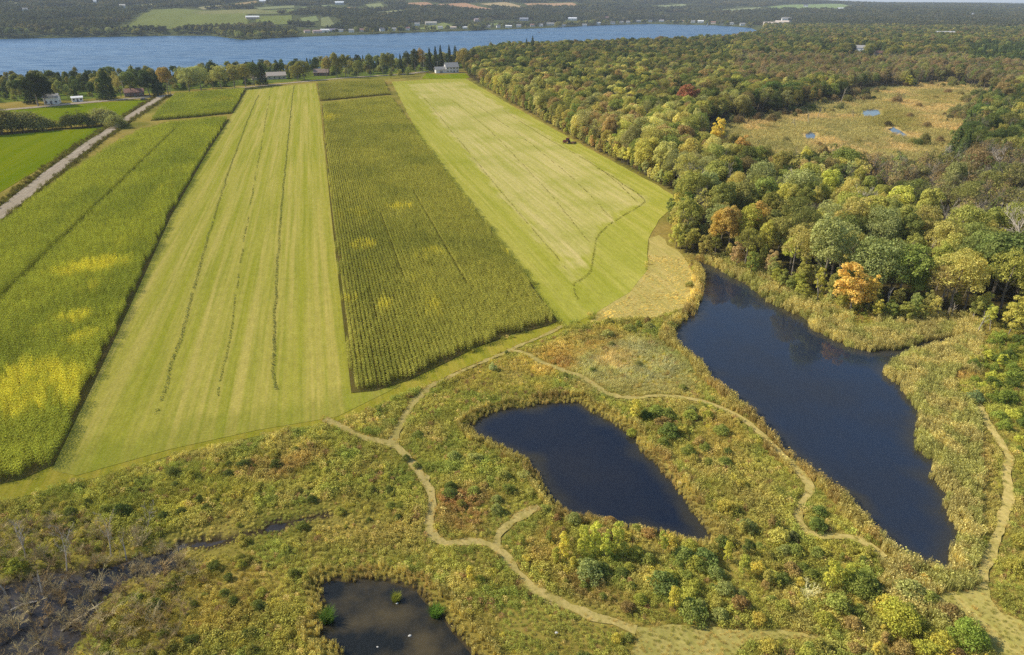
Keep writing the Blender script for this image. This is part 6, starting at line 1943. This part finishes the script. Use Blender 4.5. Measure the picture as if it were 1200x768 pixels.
def sailboat(px, py, L, lb, rz=0.2):
    d = ray(px, py); t = (CAM_H + 3) / -d[2]
    r = empty('sailboat', (d[0] * t, d[1] * t, -3.0), rz); tag(r, lb, 'boat', 'boats on the lake')
    w = L * .3; m = MB()
    for s, k in [(-.5, .6), (0, 1.0), (.5, .04)]:
        m.v += [(s * L, -w / 2 * k, .8), (s * L, 0, -.4), (s * L, w / 2 * k, .8)]
    for i in range(2):
        for j in range(2):
            m.f.append((i * 3 + j, i * 3 + j + 1, i * 3 + j + 4, i * 3 + j + 3))
        m.f.append((i * 3 + 2, i * 3, i * 3 + 3, i * 3 + 5))
    m.f.append((0, 2, 1)); m.build('hull', M_WHITE, r)
    MB().tube([(0.05 * L, 0, .6), (.05 * L, 0, L * 1.25)], .06, 6).build('mast', M_DARK, r)
    m = MB(); m.v += [(.04 * L, .03, 1.6), (-.46 * L, .25, 1.6), (.04 * L, .03, L * 1.22), (.04 * L, .06, 1.6), (-.46 * L, .29, 1.6), (.04 * L, .06, L * 1.22)]
    m.f += [(0, 1, 2), (3, 5, 4), (0, 3, 4, 1), (1, 4, 5, 2), (2, 5, 3, 0)]; m.build('sail', M_WHITE, r)


motorboat(632, 38.8, 8, 'white motorboat alone on the open lake', 0.4)
motorboat(596, 34.4, 9, 'white boat moored below the lone white boathouse', 0.1, True)
motorboat(436, 39.0, 7, 'small white boat left of the pair off the far lawn', 0.5)
motorboat(470, 38.6, 7, 'small white boat right of the pair off the far lawn', 0.2)
motorboat(340, 43.8, 7, 'white boat off the dark wooded point', 0.1)
motorboat(322, 44.4, 7, 'white boat nearest the left wooded point', 0.3)
sailboat(762, 47.0, 8, 'sailboat nearest the wood before the lake', 0.9)
sailboat(852, 46.0, 8, 'white sailboat near the right end of the lake', 0.4)
sailboat(829, 31.0, 9, 'white sailboat close to the far lake end shore', 0.1)
for px, py, lb in ((366, 41.0, 'wooden dock at the left of the far marina'), (384, 40.6, 'wooden dock in front of the white marina hall'), (540, 35.6, 'wooden dock between the two far boathouses'), (690, 30.6, 'wooden dock below the white cottage')):
    d = ray(px, py); t = (CAM_H + 3) / -d[2]
    r = empty('dock', (d[0] * t, d[1] * t, -3.0), 0.1); tag(r, lb, 'dock', 'docks on the far shore')
    MB().box((0, 0, .7), (2.4, 22, .25)).build('deck', pm(TANC), r)
    for s in (-1, 1):
        for k in (-9, 0, 9):
            MB().tube([(s * 1.0, k, -3), (s * 1.0, k, 1.2)], .14, 6).build('post', M_BARK, r)


# ------------------------------------------------------------------ tractor, car, utility poles
def wheel(parent, x, y, r_, w, name='wheel'):
    m = MB(); m.tube([(x, y - w / 2, r_), (x, y + w / 2, r_)], r_, 14); wh = m.build(name, M_RUBBER, parent)
    MB().tube([(x, y - w / 2 - .03, r_), (x, y + w / 2 + .03, r_)], r_ * .5, 10).build('rim', pm(lin(190, 150, 40)), wh)


p = unp(664, 168.5)
tr = empty('tractor', (p[0], p[1], .12), math.radians(150)); tr.scale = (.85, .85, .85); tag(tr, 'dark tractor towing a hay mower on the right hay field', 'tractor')
RT = pm(lin(110, 44, 34))
mb = MB(); mb.box((.95, 0, 1.35), (2.2, .85, .9)); mb.box((1.2, 0, .9), (2.4, .5, .4)); mb.build('bonnet', RT, tr)
MB().box((-.75, 0, 1.15), (1.5, 1.1, .7)).build('body', RT, tr)
cb = MB().box((-.6, 0, 2.15), (1.45, 1.45, 1.35)).build('cab', M_GLASS, tr)
MB().box((-.6, 0, 2.9), (1.7, 1.65, .16)).build('cab_roof', RT, cb)
for sx in (-1.28, .1):
    for sy in (-.7, .7):
        MB().box((sx, sy, 2.15), (.09, .09, 1.38)).build('pillar', M_DARK, cb)
for s in (-1, 1):
    wheel(tr, -.95, s * .98, .88, .5); wheel(tr, 1.55, s * .85, .52, .34)
    MB().box((-.95, s * .98, 1.86), (1.3, .6, .1)).build('fender', RT, tr)
MB().tube([(1.1, .25, 1.7), (1.1, .25, 2.75)], .06, 6).build('exhaust', M_DARK, tr)
mw = empty('hay_mower', (p[0] + 2.6, p[1] - 1.4, .12), math.radians(150)); tag(mw, 'low rusty hay mower hitched behind the dark tractor', 'mower')
MB().box((.2, -1.0, .55), (1.5, 3.0, .5)).build('mower_deck', pm(lin(120, 84, 50)), mw)
MB().box((1.6, .9, .55), (2.6, .14, .14), -.35).build('drawbar', M_DARK, mw)
wheel(mw, -.7, -2.3, .38, .24); wheel(mw, -.7, .3, .38, .24)

p = unp(169, 118.0)
ca = empty('car', (p[0], p[1], .2), -math.atan2(p[0], p[1]) + .1); tag(ca, 'dark car on the lakeside road by the junction', 'car')
mb = MB(); mb.box((0, 0, .62), (4.4, 1.75, .62)); mb.build('body', M_DARK, ca)
mb = MB(); n = len(mb.v)
mb.v += [(-1.7, -.8, .93), (1.1, -.8, .93), (1.1, .8, .93), (-1.7, .8, .93), (-1.3, -.65, 1.45), (.45, -.65, 1.45), (.45, .65, 1.45), (-1.3, .65, 1.45)]
mb.f += [(4, 5, 6, 7), (0, 1, 5, 4), (1, 2, 6, 5), (2, 3, 7, 6), (3, 0, 4, 7)]; mb.build('cabin', M_GLASS, ca)
for sx in (-1.4, 1.4):
    for sy in (-.8, .8):
        wheel(ca, sx, sy, .33, .22)
for px, py, hp, lb in ((200, 111.0, 15, 'utility pole at the road junction'), (147, 116.0, 17, 'pale utility pole by the brown ranch house'), (497, 86.0, 14, 'pale utility pole below the golden lakeside tree'), (408, 91.0, 14, 'utility pole behind the corn beside the lakeside road'), (513, 84.5, 11, 'utility pole left of the white gabled house'), (296, 102, 13, 'utility pole behind the left hay strip')):
    p = unp(px, py); H = hp / px_per_m(p)
    r = empty('utility_pole', (p[0], p[1], 0), .6); tag(r, lb, 'pole', 'utility poles along the lakeside road')
    MB().tube([(0, 0, -.5), (0, 0, H)], [.2, .13], 8).build('post', M_DEAD, r)
    ab = MB().box((0, -.16, H - .7), (2.4, .1, .14)).build('crossarm', M_DEAD, r)
    for s in (-1, 0, 1):
        MB().tube([(s * 1.0, -.16, H - .63), (s * 1.0, -.16, H - .4)], .06, 6).build('insulator', M_WHITE, ab)

# ------------------------------------------------------------------ small things on the murky pond
def tuft(px, py, hpx, wf, lb, c):
    p = unp(px, py); s = hpx / px_per_m(p)
    V, F = blades(420, .5 * wf, .5, 1.0, .016, rs, .5, .25)
    V = V * np.array([s, s, s])
    o = tag(link(bpy.data.objects.new('sedge_tuft', mesh_np('sedge_tuft', V, F, M_GRASS))), lb, 'sedge', 'sedge tufts in the murky pond')
    o.location = (p[0], p[1], -.45); o['tint'] = list(lin(*c, 1.4))


tuft(464, 700, 9, 1.0, 'small round sedge tuft out in the murky pond', (122, 130, 34))
tuft(511, 717, 12, 1.1, 'bright green sedge tuft at the right bank of the murky pond', (86, 124, 30))
tuft(383, 724, 15, .9, 'tall green sedge tuft at the left bank of the murky pond', (78, 110, 34))


def stone(px, py, s, lb, z=-.42):
    p = unp(px, py); bm = bmesh.new(); bmesh.ops.create_icosphere(bm, subdivisions=2, radius=1)
    for v in bm.verts:
        v.co *= rs.uniform(.78, 1.15)
    bm.transform(Matrix.Diagonal((s, s * .75, s * .55, 1)))
    me = bpy.data.meshes.new('stone'); bm.to_mesh(me); bm.free(); me.materials.append(M_STONE)
    o = tag(link(bpy.data.objects.new('stone', me)), lb, 'stone', 'pale stones'); o.location = (p[0], p[1], z)


M_STONE = rough_mat('pale_stone', lin(176, 170, 158), lin(214, 208, 196), 4, .85)
stone(480, 742, .2, 'pale stone breaking the water of the murky pond')
stone(442, 755, .13, 'smallest pale stone in the murky pond')
stone(465, 704, .16, 'pale stone under the round sedge tuft')
stone(797, 566, .4, 'pale stone on the right bank of the middle pond', -.1)
stone(652, 744, .18, 'pale stone in the grass below the curving path', .3)
p = unp(28, 707)
o = tag(MB().tube([(-1.3, 0, .1), (-.2, .15, .16), (1.2, -.1, .1)], [.12, .16, .09], 7).build('fallen_log', M_DEAD), 'bleached log lying in the swampy creek', 'log'); o.location = (p[0], p[1], -.42); o.rotation_euler = (0, 0, .6)
p = unp(97, 722)
o = tag(MB().tube([(-2.2, 0, .1), (0, .2, .3), (2.2, -.1, .8)], [.1, .09, .05], 7).build('fallen_log', M_DEAD), 'thin pale trunk leaning out of the swampy creek', 'log'); o.location = (p[0], p[1], -.42); o.rotation_euler = (0, 0, .9)

# ------------------------------------------------------------------ the air between here and the far hills
def build_haze():
    m, nt, out = new_mat('haze_air')
    v = nt.nodes.new('ShaderNodeVolumePrincipled')
    v.inputs['Color'].default_value = (.80, .88, 1.0, 1)
    v.inputs['Density'].default_value = HAZE
    v.inputs['Anisotropy'].default_value = 0.0
    nt.links.new(v.outputs[0], out.inputs['Volume'])
    mb = MB(); mb.box((0, 6000, 75), (44000, 50000, 190))
    o = mb.build('haze', m); return tag(o, 'pale air haze over the whole valley', 'haze', None, 'stuff')


HAZE = 0.00008
build_haze()
